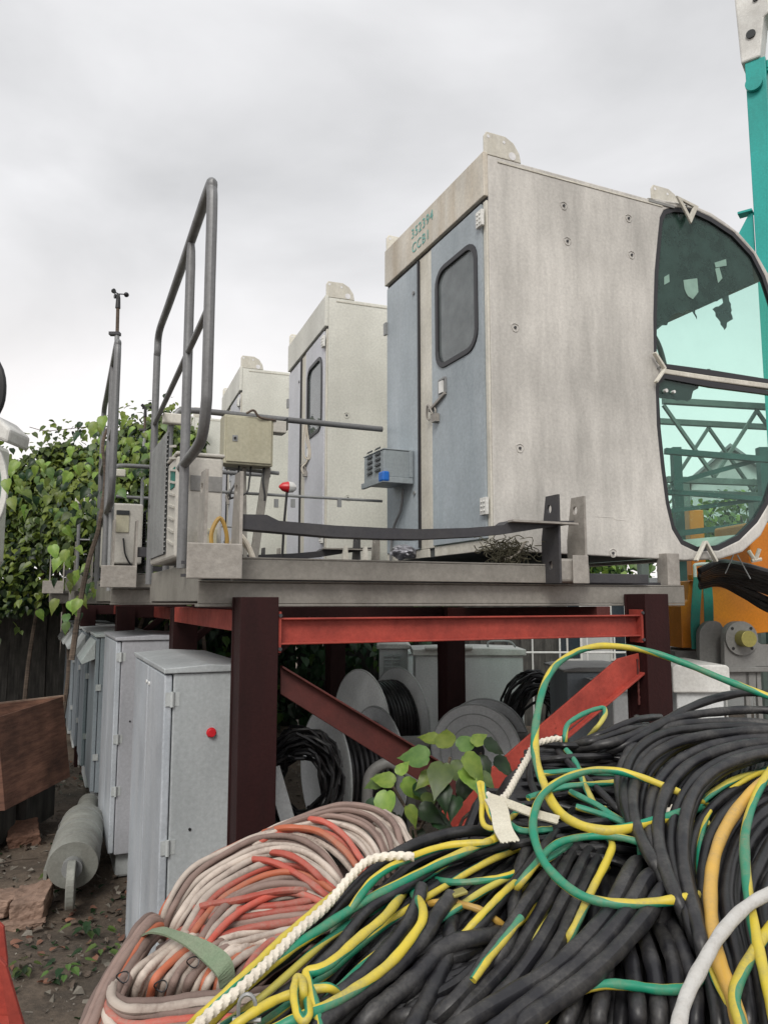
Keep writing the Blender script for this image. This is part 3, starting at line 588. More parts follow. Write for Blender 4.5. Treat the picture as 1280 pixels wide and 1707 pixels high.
# long back handrail along the deck
zr=ont(600,712,1.5)[1];sl=ont(283,760,1.5)[0]
m=MB();m.tube(crom([(sl,1.5,1.80),(sl,1.5,2.3),(sl,1.5,zr-.12),(sl+.03,1.5,zr-.03),(sl+.12,1.5,zr),(0.4,1.5,zr),(1.1,1.5,zr)],6),.018,10);m.build('back_handrail',M['rail'],plat)
z2=ont(560,831,1.5)[1];m=MB();m.tube([(sl,1.5,z2),(1.1,1.5,z2)],.009,8);m.tube([(ont(375,779,1.5)[0],1.5,ont(375,779,1.5)[1]),(ont(465,789,1.5)[0],1.5,ont(465,789,1.5)[1])],.012,8)
for u in (461,489,566): a=ont(u,832,1.49);m.box(a[0]-.012,a[0]+.012,1.485,1.5,a[1]-.05,a[1])
m.build('knee_rail',M['galv'],plat)
for u,v,u2 in ((445,780,418),(407,780,410)):
    a=ont(u,v,1.45);b=ont(u2,935,1.45);m=MB();m.bar((a[0],1.45,a[1]),(b[0],1.45,1.8),.045 if u==445 else .02,.03,(0,1,0));m.build('deck_upright',M['steel'],plat,bevel=.003)
m=MB();m.box(sl-.05,sl+.11,1.44,1.49,zr-.10,zr-.04);m.build('clamp_block',M['pillar'],plat,bevel=.008)
for u in (575,608):
    a=ont(u,900,.7);m=MB();m.prism([(a[0]-.03,.7,1.8),(a[0]+.03,.7,1.8),(a[0]+.015,.7,1.98),(a[0]-.0,.7,1.98)],(0,.02,0));m.build('gusset',M['pillar'],plat)
# small lugs on the side of the left foot
for z in (1.80,1.85):
    m=MB();m.bar((-.36,.1,z),(-.31,.02,z),.008,.012);m.build('hinge_pin',M['darksteel'],plat)
def newlabel(o,l): o['label']=l;return o
plats=[plat]
for i,(ds,dt,lab) in enumerate(((-.17,2.06,'second steel platform in the row, vine stems around its railing hoop'),(-.32,4.05,'third steel platform in the row, behind the second one'),(-.5,6.05,'farthest steel platform, at the leafy end of the row'))):
    c=copy_tree(plat);c.location=W(ds,.1+dt,1.6);c['label']=lab;plats.append(c)
    if i>0:
        for ch in [x for x in bpy.data.objects if x.parent==c and x.name.split('.')[0] in ('railing_hoop','railing_post','railing_mid_bar')]: bpy.data.objects.remove(ch)
# ================================================================ STEEL STAND
stand=pf('steel_stand',0,0,0,'maroon and red painted steel trestle stand holding up the nearest platform','stand','steel trestle stands under the platforms')
def hpost(s_,t_,z1,par,mat,w=.15):
    m=MB();m.box(s_-w,s_,t_,t_+.012,-.02,z1);m.box(s_-w,s_,t_+w-.012,t_+w,-.02,z1);m.box(s_-w/2-.005,s_-w/2+.005,t_+.0125,t_+w-.0125,-.02,z1)
    # closing cheek so the column reads solid from the side, recessed like the photo's boxed column
    m.box(s_-w+.006,s_-w+.012,t_+.0125,t_+w-.0125,-.02,z1)
    return m.build('post',mat,par,bevel=.003)
sR=ont(1118,1100,0)[0]
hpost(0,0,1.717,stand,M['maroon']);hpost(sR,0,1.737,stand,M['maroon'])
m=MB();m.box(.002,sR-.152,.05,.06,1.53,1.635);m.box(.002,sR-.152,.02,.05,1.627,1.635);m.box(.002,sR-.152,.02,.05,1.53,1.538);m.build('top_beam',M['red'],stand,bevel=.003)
def onp(u,v,t=.06): a=ont(u,v,t);return (a[0],t,a[1])
m=MB();m.prism([onp(468,1109),onp(700,1248),onp(760,1285),onp(760,1340),onp(690,1296),onp(468,1157)],(0,.012,0));m.prism([onp(468,1109),onp(760,1285),onp(760,1289),onp(468,1113)],(0,-.03,0));m.build('brace',M['maroon2'],stand,bevel=.002,label='dark maroon diagonal brace on the left')
m=MB();m.prism([onp(1064,1089,.0625),onp(1068,1122,.0625),onp(880,1270,.0625),onp(745,1392,.0625),onp(735,1355,.0625),onp(900,1210,.0625),onp(1030,1098,.0625)],(0,.012,0));m.prism([onp(1068,1118,.0625),onp(1068,1122,.0625),onp(745,1392,.0625),onp(745,1388,.0625)],(0,-.035,0));m.build('brace',M['red'],stand,bevel=.002,label='bright red diagonal brace on the right')
m=MB();m.box(.002,sR-.152,.05,.10,.35,.47);m.build('bottom_beam',M['red'],stand,bevel=.003)
for s_ in (.0035,sR-.1535-.012):
    m=MB();m.box(s_,s_+.012,.012,.10,1.50,1.66);m.build('end_plate',M['red'],stand,bevel=.002)
    for z in (1.515,1.645):
        m=MB();m.cyl((s_+.006,.004,z),(s_+.006,.0115,z),.008,6);m.build('bolt_head',M['darksteel'],stand)
gw=random.Random(4)
for (x0,z0_,x1,z1_) in ((.006,1.16,.006,1.36),(sR-.16,1.20,sR-.16,1.42)):
    m=MB();pts=[(x0+(x1-x0)*k/24+gw.uniform(-.002,.002),.057,z0_+(z1_-z0_)*k/24) for k in range(25)];m.tube(pts,[.005*gw.uniform(.7,1.3) for _ in pts],6);m.build('weld_bead',M['maroon2'],stand)
# row 2 and 3 of stands behind
def stand2(ds,t_,label):
    s=pf('steel_stand',ds,t_,0,label,'stand','steel trestle stands under the platforms')
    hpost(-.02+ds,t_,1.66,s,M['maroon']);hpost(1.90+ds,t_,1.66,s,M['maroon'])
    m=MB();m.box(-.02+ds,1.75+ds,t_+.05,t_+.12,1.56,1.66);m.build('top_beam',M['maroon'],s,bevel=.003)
    m=MB();m.bar((-.0+ds,t_+.08,.95),(.75+ds,t_+.08,1.58),.06,.09,(0,1,0));m.build('brace',M['maroon'],s,bevel=.003)
    m=MB();m.bar((ds,t_+.15,1.61),(ds,t_+1.95,1.61),.08,.09);m.build('long_beam',M['red'],s,bevel=.003)
    return s
stand2(.07,1.98,'second maroon trestle stand, its right post rising behind the grey reel disc')
stand2(-.1,3.95,'third maroon trestle stand, deep in the shade below the platforms')
stand2(-.3,5.9,'farthest maroon trestle stand below the leafy end of the row')
m=MB();m.bar((-.06,.16,1.62),(-.06,1.95,1.62),.08,.09);m.build('long_beam',M['red'],stand,bevel=.003)
m=MB();m.bar((1.72,.16,1.64),(1.85,1.95,1.62),.08,.07);m.build('long_beam',M['maroon2'],stand,bevel=.003)
# ================================================================ ON THE PLATFORMS
# air conditioner 1
ta=.5;a=ont(296,757,ta);b=ont(373,765,ta);s0,s1=a[0],b[0];zt_=a[1]
ac=pf('air_conditioner',s0,ta,1.88,'large pale air conditioner outdoor unit with mesh grille beside the nearest railing','air conditioner','air conditioner units on the platforms')
m=MB();m.box(s0,s1,ta,ta+.82,1.89,zt_-.004);m.build('casing',M['acwhite'],ac,bevel=.012)
m=MB();m.box(s0-.006,s1+.006,ta-.006,ta+.83,zt_-.002,zt_+.014);m.build('top_cover',M['acwhite'],ac,bevel=.006)
m=MB()
for i in range(26): m.box(s0-.012,s0-.006,ta+.25,ta+.78,1.93+i*.022,1.936+i*.022)
for i in range(20): m.box(s0-.016,s0-.0125,ta+.25+i*.028,ta+.254+i*.028,1.92,2.5)
m.build('grille',M['galv'],ac)
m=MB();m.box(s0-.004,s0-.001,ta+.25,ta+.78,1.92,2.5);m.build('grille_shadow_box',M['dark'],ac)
for i in range(9):
    m=MB();m.bar((s0-.004,ta+.03,1.95+i*.055),(s0-.004,ta+.2,1.98+i*.055),.01,.008,(1,0,0));m.build('louvre',M['acwhite'],ac)
m=MB();m.box(s0+.06,s0+.2,ta-.005,ta-.001,zt_-.16,zt_-.09);m.build('grab_recess',M['greypaint'],ac,bevel=.002)
m=MB();m.box(s0-.004,s0-.001,ta+.04,ta+.16,zt_-.14,zt_-.05);m.build('rating_label',M['tealsling'],ac)
# air conditioner 2
t2=2.5;a=ont(190,838,t2);b=ont(240,838,t2)
ac2=pf('air_conditioner',a[0],t2,1.88,'smaller beige outdoor unit with a recessed handle and hanging cord on the second platform','air conditioner','air conditioner units on the platforms')
m=MB();m.box(a[0]-.03,b[0],t2,t2+.7,1.95,a[1]);m.build('casing',M['acwhite'],ac2,bevel=.012)
m=MB();m.box(a[0]+.02,b[0]-.09,t2-.008,t2-.001,a[1]-.20,a[1]-.05);m.build('access_cover',M['beige'],ac2,bevel=.004)
m=MB();m.box(a[0]+.02,b[0]-.09,t2-.012,t2-.0085,a[1]-.08,a[1]-.05);m.build('grab_recess',M['dark'],ac2)
m=MB();m.tube(crom([(a[0]+.07,t2-.015,a[1]-.24),(a[0]+.09,t2-.02,a[1]-.36),(a[0]+.16,t2-.02,a[1]-.47)],5),.006,6);m.build('cord',M['black'],ac2)
m=MB()
for i in range(22):m.box(b[0]+.02,b[0]+.03,t2+.1,t2+.6,1.9+i*.02,1.905+i*.02)
m.box(b[0]+.03,b[0]+.034,t2+.1,t2+.6,1.9,2.34);m.build('grille',M['dark'],ac2)
m=MB();a=ont(337,880,.45);b=ont(362,915,.45);m.box(a[0],b[0],.45,.6,b[1],a[1])
bx=pf('junction_box',a[0],.45,b[1],'small beige junction box low beside the large air conditioner','box');m.build('box_body',M['beige'],bx,bevel=.005)
m=MB();m.cyl(((a[0]+b[0])/2,.443,a[1]-.02),((a[0]+b[0])/2,.4495,a[1]-.02),.008,8);m.build('screw',M['galv'],bx)
# beige electrical box hung on the back handrail
te=1.36;a=ont(375,690,te);b=ont(455,778,te)
eb=pf('electrical_box',a[0],te,b[1],'square beige metal switch box hanging from the handrail behind the air conditioner','box')
m=MB();m.box(a[0],b[0],te,te+.12,b[1],a[1]);m.build('box_body',M['beige'],eb,bevel=.006)
m=MB();m.box(a[0]+.012,b[0]-.012,te-.009,te-.001,b[1]+.012,a[1]-.012);d=m.build('door',M['beige'],eb,bevel=.004)
m=MB();m.box(a[0]+.045,a[0]+.075,te-.012,te-.0095,b[1]+.13,b[1]+.165);m.cyl((a[0]+.06,te-.018,b[1]+.148),(a[0]+.06,te-.012,b[1]+.148),.008,8,m=1);m.build('lock',[M['galv'],M['black']],d)
m=MB()
for dx,e_ in ((.1,(.05,-.02)),(.17,(.03,-.14)),(.25,(.0,-.16))):
    m.tube(crom([(a[0]+dx,te+.05,b[1]),(a[0]+dx-.01,te+.04,b[1]-.08),(a[0]+dx-e_[0],te+.03,b[1]-.16),(a[0]+dx-e_[0]-.1*(dx>.12 and dx<.2),te+.03,b[1]-.2)],5),.006,6)
m.build('cable_tail',M['black'],eb)
m=MB();m.tube(crom([(a[0]+.12,te-.02,a[1]+.01),(a[0]+.16,te-.03,a[1]+.03),(a[0]+.2,te-.02,a[1]-.005),(a[0]+.3,te,a[1]-.01)],5),.007,6);m.build('conduit',M['bark'],eb)
a=ont(456,700,te);b=ont(478,722,te);m=MB();m.box(a[0],b[0],te+.0,te+.09,b[1],a[1]);bx=pf('junction_box',a[0],te,b[1],'little white junction box clipped on the handrail right of the beige switch box','box');m.build('box_body',M['acwhite'],bx,bevel=.005)
m=MB();m.box(b[0]+.001,b[0]+.008,te,te+.09,b[1]+.02,a[1]+.02);m.build('clip',M['black'],bx)
# siren
a=ont(480,812,1.1);sr=pf('warning_siren',a[0],1.1,1.8,'small red and white siren cone on a thin rod above the deck','siren')
m=MB();m.tube([(a[0]-.05,1.1,a[1]),(a[0]-.03,1.1,a[1]),(a[0],1.1,a[1])],[.006,.024,.031],14);m.build('red_cone',M['redplastic'],sr)
m=MB();m.tube([(a[0]+.001,1.1,a[1]),(a[0]+.03,1.1,a[1]),(a[0]+.045,1.1,a[1])],[.032,.028,.014],14);m.build('white_base',M['white'],sr)
m=MB();m.tube([(a[0]-.005,1.1,a[1]-.03),(a[0]-.02,1.1,2.1),(a[0]-.03,1.1,1.8)],.007,6);m.build('rod',M['black'],sr)
# vented transformer box on the narrow door
tv=1.07;a=ont(640,749,tv);b=ont(684,797,tv);sE=b[0];tb=ons(607,770,a[0])[0];zb=b[1]
vb=pf('vented_box',a[0],tv,zb,'grey vented transformer box with blue tape on a bracket beside the narrow door','box')
m=MB();m.box(a[0],sE,tv,tb,zb,a[1]);m.build('box_body',M['ventbox'],vb,bevel=.004)
m=MB();m.box(a[0]-.004,sE+.02,tv-.004,tb+.004,a[1]+.001,a[1]+.008);m.build('lid',M['ventbox'],vb,bevel=.002)
for cxx in (.28,.68):
    for i in range(5):
        y=tv+(tb-tv)*cxx;z=zb+.045+i*.032
        m=MB();m.prism([(a[0]-.0,y-.035,z),(a[0]-.01,y-.035,z-.004),(a[0]-.0,y-.035,z+.012)],(0,.075,0));m.build('vent_slot',M['dark'],vb)
m=MB();m.box(a[0]-.01,S0-.03,tv-.01,tv+.012,zb-.035,zb-.001);m.box(a[0]-.012,a[0]+.01,tv+.0125,tb+.02,zb-.035,zb-.001);m.box(S0-.055,S0-.03,tv-.012,tv+.03,zb+.0,a[1]+.0);m.box(a[0]+.011,S0-.03,tv+.0125,tb,zb-.02,zb-.003);m.build('shelf_bracket',M['ventbox'],vb,bevel=.003)
m=MB();m.box(a[0]-.016,a[0]+.03,tv-.016,tv+.05,zb-.03,zb+.03);m.build('blue_tape',M['blue'],vb,bevel=.01)
m=MB();p=[(700,820),(685,850),(655,880),(640,925),(635,950)];m.tube(crom([(ons(u,v,S0-.04)[0] and (S0-.04,ons(u,v,S0-.04)[0],ons(u,v,S0-.04)[1])) for u,v in ((672,815),(668,850),(655,885),(651,940))],6),.008,6);m.build('power_cord',M['rail'],vb)
# crumpled things at the foot of the doors
def blob(name,c,rx,ry,rz,mat,seed,label,cat,amp=.35,n=18):
    m=MB();vs=[];fs=[]
    for j in range(n+1):
        for i in range(2*n):
            th=math.pi*j/n;ph=math.pi*i/n;d=Vector((math.sin(th)*math.cos(ph),math.sin(th)*math.sin(ph),math.cos(th)))
            k=1+amp*(mnoise.noise(d*2.3+Vector((seed,0,0)))+.6*abs(mnoise.noise(d*6+Vector((seed,3,0)))))
            vs.append((d.x*rx*k,d.y*ry*k,d.z*rz*k))
    for j in range(n):
        for i in range(2*n): fs.append((j*2*n+i,j*2*n+(i+1)%(2*n),(j+1)*2*n+(i+1)%(2*n),(j+1)*2*n+i))
    m.add(vs,fs);o=m.build(name,mat,smooth=False);o.location=c;return tag(o,label,cat)
p=ons(680,918,S0-.04);blob('plastic_sheet',W(S0-.07,p[0],p[1]-.01),.07,.1,.04,M['plasticbag'],3,'crumpled silver plastic sheet stuffed at the foot of the narrow door','plastic sheet')
p=ont(848,912,.18);rgb=empty('rag_bundle',W(p[0],.20,p[1]-.01),TH,'shaggy dirty rag of fibres caught under the corner of the nearest cabin','rag');rgb['_org']=(0,0,0)
gq=random.Random(8);m=MB()
for i in range(150):
    q=[Vector((gq.gauss(0,.055),gq.gauss(0,.025)-.01,gq.gauss(0,.022)))]
    for k in range(3): q.append(q[-1]+Vector((gq.gauss(0,.03),gq.gauss(0,.015),gq.gauss(-.006,.02))))
    m.tube(crom(q,3),.0022,4,cap=False)
m.build('fibres',M['nest'],rgb,kind='stuff')
m=MB();m.tube(crom([(-.03,-.03,-.05),(.02,-.04,-.03),(.06,-.04,.01),(.075,-.04,.035)],4),.006,6);m.build('frayed_cord',M['rope'],rgb)
# yellow-ish hose loops by the left bracket
a=ont(370,905,.3);m=MB();m.tube(crom([(a[0]-.03,.3,1.88),(a[0]-.045,.3,1.98),(a[0]-.01,.3,2.05),(a[0]+.02,.3,1.98),(a[0]+.02,.3,1.88)],6),.009,8);o=m.build('hose_loop',M['kyellow'],None,org=(a[0],.3,1.88));o.location=W(a[0],.3,1.88);o.rotation_euler=(0,0,TH);tag(o,'short cream hose loop standing behind the left mounting plate','hose')
a=ont(405,925,.35);m=MB();m.tube(crom([(a[0]-.06,.35,1.90),(a[0]-.03,.35,1.99),(a[0]+.02,.36,1.95),(a[0]+.05,.35,1.88)],6),.011,8);m.tube(crom([(a[0]-.06,.37,1.90),(a[0]-.02,.37,1.96),(a[0]+.03,.38,1.93),(a[0]+.05,.37,1.88)],6),.011,8);o=m.build('hose_loop',M['rope'],None,org=(a[0],.35,1.88));o.location=W(a[0],.35,1.88);o.rotation_euler=(0,0,TH);tag(o,'pale bent pipe tail right of the left mounting bracket','hose')
# cord on second cabin
p=ons(632,720,0)
a=atY(517,712,5.35);m=MB();pts=[atY(u,v,5.35) for u,v in ((510,700),(506,725),(505,745),(508,762),(516,765),(517,750),(513,725),(511,705))];m.tube(crom(pts,4),.007,6);m.tube(crom([atY(u,v,5.35) for u,v in ((512,700),(510,730),(515,752),(511,770),(503,780),(506,790))],4),.006,6)
o=m.build('looped_cord',M['rope'],None,org=tuple(a));o.location=a;tag(o,'knotted pale cord looped beside the window of the second cabin','cord')
# anemometer
def anemo(base,top,label,Yd):
    b=atY(*base,Yd);t_=atY(*top,Yd);r_=empty('anemometer',b,0,label,'anemometer','anemometers on poles');r_['_org']=tuple(b)
    mid=b.lerp(t_,.86)
    m=MB();m.tube([b,mid],.016,10);m.build('pole',M['galv'],r_)
    m=MB();m.tube([mid,t_-Vector((0,0,.10))],.012,8);m.build('mast_tip',M['bark'],r_)
    m=MB();m.tube([t_-Vector((0,0,.10)),t_-Vector((0,0,.03)),t_],[.017,.014,.009],10);m.build('sensor_body',M['black'],r_)
    for k in range(3):
        an=R(8+k*120);d=Vector((math.cos(an),math.sin(an),0));e_=t_+d*.05
        m=MB();m.tube([t_,e_],.004,6);n_=Vector((-d.y,d.x,0));m.tube([e_-n_*.013,e_-n_*.008,e_,e_+n_*.01],[.004,.011,.016,.017],10);m.build('cup',M['black'],r_)
    m=MB();m.box(mid.x-.05,mid.x+.02,mid.y-.02,mid.y+.02,mid.z-.01,mid.z+.01);m.build('clamp',M['darksteel'],r_)
anemo((182,985),(198,490),'tall three cup anemometer on a thin grey pole above the second railing',4.9)
anemo((232,960),(243,678),'short far anemometer just showing behind the second railing',7.4)
# ================================================================ LEFT ROW OF CABINETS
CG='grey electrical cabinets standing in a row'
def cab(x,y,w,d,z0,z1,label,body,door,split=True,hood=False,rot=TH,gh_=True):
    r_=empty('electrical_cabinet',(x,y,0),rot,label,'cabinet',CG);r_['_org']=(0,0,0)
    m=MB();m.box(.035,w,0,d,z0,z1-.03);m.build('body',body,r_,bevel=.006)
    m=MB();m.prism([(-.005,-.012,z1-.028),(w+.01,-.012,z1-.028),(w+.01,-.012,z1-.008),(w/2,-.012,z1+.004),(-.005,-.012,z1-.008)],(0,d+.024,0));m.build('top_cover',M['hood'] if hood else body,r_,bevel=.004)
    if split:
        for a_,b_ in ((.004,d*.48),(d*.49,d-.004)):
            m=MB();m.box(0,.031,a_,b_,z0+.01,z1-.035);dd=m.build('door',door,r_,bevel=.006)
            for zz in (z0+.35,(z0+z1)/2,z1-.16):
                m=MB();yy=a_ if a_<.1 else b_-.02
                m.cyl((.030,yy-.012 if a_<.1 else b_+.01,zz),(.030,yy-.012 if a_<.1 else b_+.01,zz+.06),.008,8);m.box(.005,.06,yy-.006,yy-.002,zz+.003,zz+.057);m.build('hinge',M['hood'],dd)
    else:
        m=MB();m.box(0,.031,.004,d-.004,z0+.01,z1-.035);dd=m.build('door',door,r_,bevel=.006)
        for zz in (z0+.25,z1-.45): m=MB();m.box(.01,.05,-.008,-.002,zz,zz+.05);m.build('hinge',M['hood'],dd)
    if z0>.05:
        m=MB();m.box(.05,w*.8,.05,d-.05,0,z0-.002);m.build('plinth',M['hood'],r_,bevel=.015)
    if hood:
        m=MB();m.prism([(-.002,0,z1-.05),(-.11,0,z1-.22),(-.10,0,z1-.24),(-.002,0,z1-.20)],(0,d,0));m.build('rain_hood',M['hood'],r_,bevel=.004)
    return r_
k1=cab(-.877,3.11,.357,1.09,-.02,1.44,'nearest tall grey cabinet with a red round knob, beside the maroon post',M['cabinet'],M['cabinetdoor'])
m=MB();m.cyl((.19,-.018,1.17),(.19,-.001,1.17),.016,16);m.cyl((.19,-.006,1.17),(.19,-.0005,1.17),.020,16);m.build('red_knob',M['redplastic'],k1,bevel=.003)
for yy in (.46,.55):
    m=MB();m.cyl((-.006,yy,1.33),(-.0005,yy,1.33),.009,8);m.build('bolt',M['white'],k1)
for (x,z) in ((.115,.80),(.30,.82)): m=MB();m.cyl((x,-.004,z),(x,-.0005,z),.006,8);m.build('bolt_hole',M['black'],k1)
k2=cab(-1.69,4.88,.46,.98,.15,1.48,'second tall cabinet, scuffed violet grey door slightly leaning, on a pale plinth',M['cabinet2'],M['cabinetdoor'])
m=MB();m.cyl((.1,-.004,.95),(.1,-.0005,.95),.006,8);m.build('bolt_hole',M['black'],k2)
labs=['third cabinet in the row, first of those with a sloping rain hood','fourth cabinet in the row, sloping hood, standing against the third','fifth cabinet in the row, middle one of the hooded cabinets','sixth cabinet in the row, last but one near the board fence','farthest hooded cabinet of the row by the dark board fence']
k3=None
for i,(px,Y) in enumerate(((167,6.2),(150,7.15),(138,8.1),(128,9.05),(120,10.0))):
    X=(px-640)/1270*Y
    if k3 is None: k3=cab(X,Y,.5,.8,.2,1.44,labs[0],M['hooded'],M['hooded'],False,True);k=k3
    else: k=copy_tree(k3);k.location=(X,Y,0);k['label']=labs[i]
# ================================================================ UNDER THE PLATFORM AND BEHIND
def boxthing(name,u0,u1,v0,v1,Y,d,body,lid,label,cat,zbot=0,lidh=.05,rot=0):
    a=atY(u0,v0,Y);b=atY(u1,v0,Y);r_=empty(name,(a.x,Y,zbot),rot,label,cat);r_['_org']=(a.x,Y,zbot)
    m=MB();m.box(a.x,b.x,Y,Y+d,zbot,a.z-lidh-.002);m.build('box_body',body,r_,bevel=.008)
    m=MB();m.prism([(a.x-.03,Y-.03,a.z-lidh),(b.x+.03,Y-.03,a.z-lidh),(b.x+.03,Y-.03,a.z-.015),((a.x+b.x)/2+.15,Y-.03,a.z),((a.x+b.x)/2-.15,Y-.03,a.z),(a.x-.03,Y-.03,a.z-.015)],(0,d+.06,0));m.build('lid',lid,r_,bevel=.008)
    return r_,a,b
gb,a,b=boxthing('storage_box',692,871,1080,1245,8.2,.7,M['boxgrey'],M['lidwhite'],'large light grey metal box with a pale lid behind the second maroon post','storage box',.3,.08)
m=MB();m.tube(crom([(b.x-.35,8.35,a.z),(b.x-.33,8.35,a.z+.06),(b.x-.12,8.35,a.z+.06),(b.x-.05,8.35,a.z+.0)],4),.012,6);m.build('lid_handle',M['galv'],gb)
m=MB();m.cyl((a.x+.1,8.15,a.z+.0),(a.x+.6,8.15,a.z+.005),.025,10);m.build('lid_rod',M['lidwhite'],gb)
m=MB();m.box(a.x+.02,b.x-.02,8.22,8.88,0,.298);m.build('plinth',M['darksteel'],gb)
lb,a,b=boxthing('louvred_cabinet',632,680,1073,1200,8.9,.5,M['boxgrey'],M['lidwhite'],'narrow grey cabinet with two columns of louvres and a white top, behind the stand','cabinet',.55,.06)
for cxx in (.0,1.):
    for i in range(20):
        x=a.x+.055+cxx*.11;z=a.z-.14-i*.04
        m=MB();m.prism([(x,8.9,z),(x,8.88,z-.004),(x,8.9,z+.018)],(.09,0,0));m.build('louvre',M['hood'],lb)
m=MB();m.box(a.x+.02,b.x-.02,8.92,9.38,0,.548);m.build('plinth',M['boxgrey'],lb)
lb2,a,b=boxthing('storage_box',660,700,1085,1200,9.6,.5,M['boxgrey'],M['boxgrey'],'pale grey box squeezed between the louvred cabinet and the large grey box','storage box',0,.04)
lb3,a,b=boxthing('storage_box',640,700,1192,1240,7.9,.5,M['boxgrey'],M['boxgrey'],'low grey crate in front of the louvred cabinet','storage box',0,.03)
rb,a,b=boxthing('storage_box',944,1062,1112,1230,4.7,.5,M['hooded'],M['greypaint'],'dark green grey metal box behind the bright red brace','storage box',0,.03,)
rb2,a,b=boxthing('storage_box',1020,1060,1138,1230,4.4,.5,M['boxgrey'],M['boxgrey'],'pale grey box between the red brace and the right post','storage box',0,.05)
rb3,a,b=boxthing('storage_box',1125,1203,1108,1200,4.6,.55,M['boxgrey'],M['lidwhite'],'white lidded grey box right of the right maroon post','storage box',0,.16)
# cable drums
def drum(u,v,rpx,Y,ax,label,par_mat,width=.4,rings=False):
    c=atY(u,v,Y);rr=rpx*Y/1279.;r_=empty('cable_drum',(c.x,c.y,0),ax,label,'cable drum','grey cable drums under the platform');r_['_org']=(0,0,0)
    for k,(y0_,y1_) in enumerate(((0,.012),(width,width+.012))):
        m=MB();ou=[];inn=[];n=40
        for i in range(n):
            q=2*math.pi*i/n;ou.append((rr*math.cos(q),y0_,c.z+rr*math.sin(q)));inn.append((.06*math.cos(q),y0_,c.z+.06*math.sin(q)))
        m.strip(ou,inn,(0,y1_-y0_,0));fl=m.build('flange',par_mat,r_,bevel=.002)
        m=MB();m.tube([(rr*math.cos(2*math.pi*i/n),(y0_+y1_)/2,c.z+rr*math.sin(2*math.pi*i/n)) for i in range(n+1)],.008,6);m.build('rim',M['hood'],fl)
        if rings:
            for f_ in (.55,.8):
                m=MB();m.tube([(rr*f_*math.cos(2*math.pi*i/n),y0_-.002,c.z+rr*f_*math.sin(2*math.pi*i/n)) for i in range(n+1)],.004,6);m.build('pressed_ring',M['hood'],fl)
    m=MB()
    for L2 in range(3):
        for i in range(int(width/.03)):
            y=.02+i*.03+random.uniform(-.005,.005);q0=random.random()*6;rad=rr*(.62+.07*L2)
            m.tube([(rad*math.cos(2*math.pi*k/24+q0),y,c.z+rad*math.sin(2*math.pi*k/24+q0)) for k in range(25)],.014,6)
    m.build('wound_cable',M['kblack'],r_,kind='stuff')
    m=MB();m.tube([(0,.013,c.z),(0,width-.001,c.z)],rr*.5,20);m.build('hub',M['darksteel'],r_)
    m=MB();m.box(-rr*.6,rr*.6,.02,width-.02,0,max(c.z-rr-.001,.01)) if c.z-rr>.02 else m.box(-.1,.1,.05,.1,0,.02)
    m.build('chock',M['board'],r_)
drum(540,1290,100,4.3,R(-62),'grey drum flange standing nearest, dark cables on its left side',M['drum'],.32)
drum(600,1210,90,6.0,R(-58),'second grey cable drum further back under the maroon brace',M['drum'],.35)
drum(792,1252,74,5.0,R(-20),'pale drum disc with pressed rings behind the green leaves',M['drum'],.3,True)
# dark cable bundle beside the first drum
def heap(name,c,rx,ry,rz,n,r,mat,label,cat,parts=True,seed=1):
    rg=random.Random(seed);r_=empty(name,(c[0],c[1],c[2]),0,label,cat);r_['_org']=tuple(c)
    for i in range(n):
        m=MB();ph=rg.random()*6.3;tl=rg.uniform(-.25,.25);k=rg.uniform(.75,1.05);dz=rg.uniform(0,rz);pts=[]
        for j in range(22):
            q=ph+j*2*math.pi/20;w_=1+.05*math.sin(3*q+i)
            pts.append((c[0]+rx*k*w_*math.cos(q),c[1]+ry*k*w_*math.sin(q),c[2]+dz+tl*rx*math.cos(q)*.6+.02*math.sin(5*q+i)))
        m.tube(pts,r,6);m.build('cable_loop',mat,r_)
    return r_
def heapv(name,c,rx,rz,dy,n,r,mat,label,seed):       # a coil leaning upright
    rg=random.Random(seed);r_=empty(name,(c[0],c[1],0),0,label,'cable coil');r_['_org']=(c[0],c[1],0)
    for i in range(n):
        m=MB();k=rg.uniform(.55,1.0);y=rg.uniform(0,dy);ph=rg.random()*6;pts=[(c[0]+rx*k*math.cos(ph+j*.33)+.02*math.sin(j*1.3+i),c[1]+y+.05*math.sin(j*.7+i),c[2]+rz*k*math.sin(ph+j*.33)+.02*math.sin(j*.9+i)) for j in range(21)]
        m.tube(pts,r,6);m.build('cable_loop',mat,r_)
    return r_
p=atY(500,1315,3.75);heapv('cable_coil',(p.x,p.y,p.z),.19,.26,.25,34,.009,M['kblack'],'coil of thin black wires leaning between the maroon post and the drum',4)
p=atY(905,1205,6.2);heapv('cable_coil',(p.x,p.y,p.z),.26,.36,.5,30,.012,M['kblack'],'black cable coil leaning between the large grey box and the red brace',5)
p=atY(668,1200,7.7);heapv('cable_coil',(p.x,p.y,p.z+.06),.2,.05,.2,12,.012,M['kblack'],'little flat black cable coil lying on the low grey crate',6)
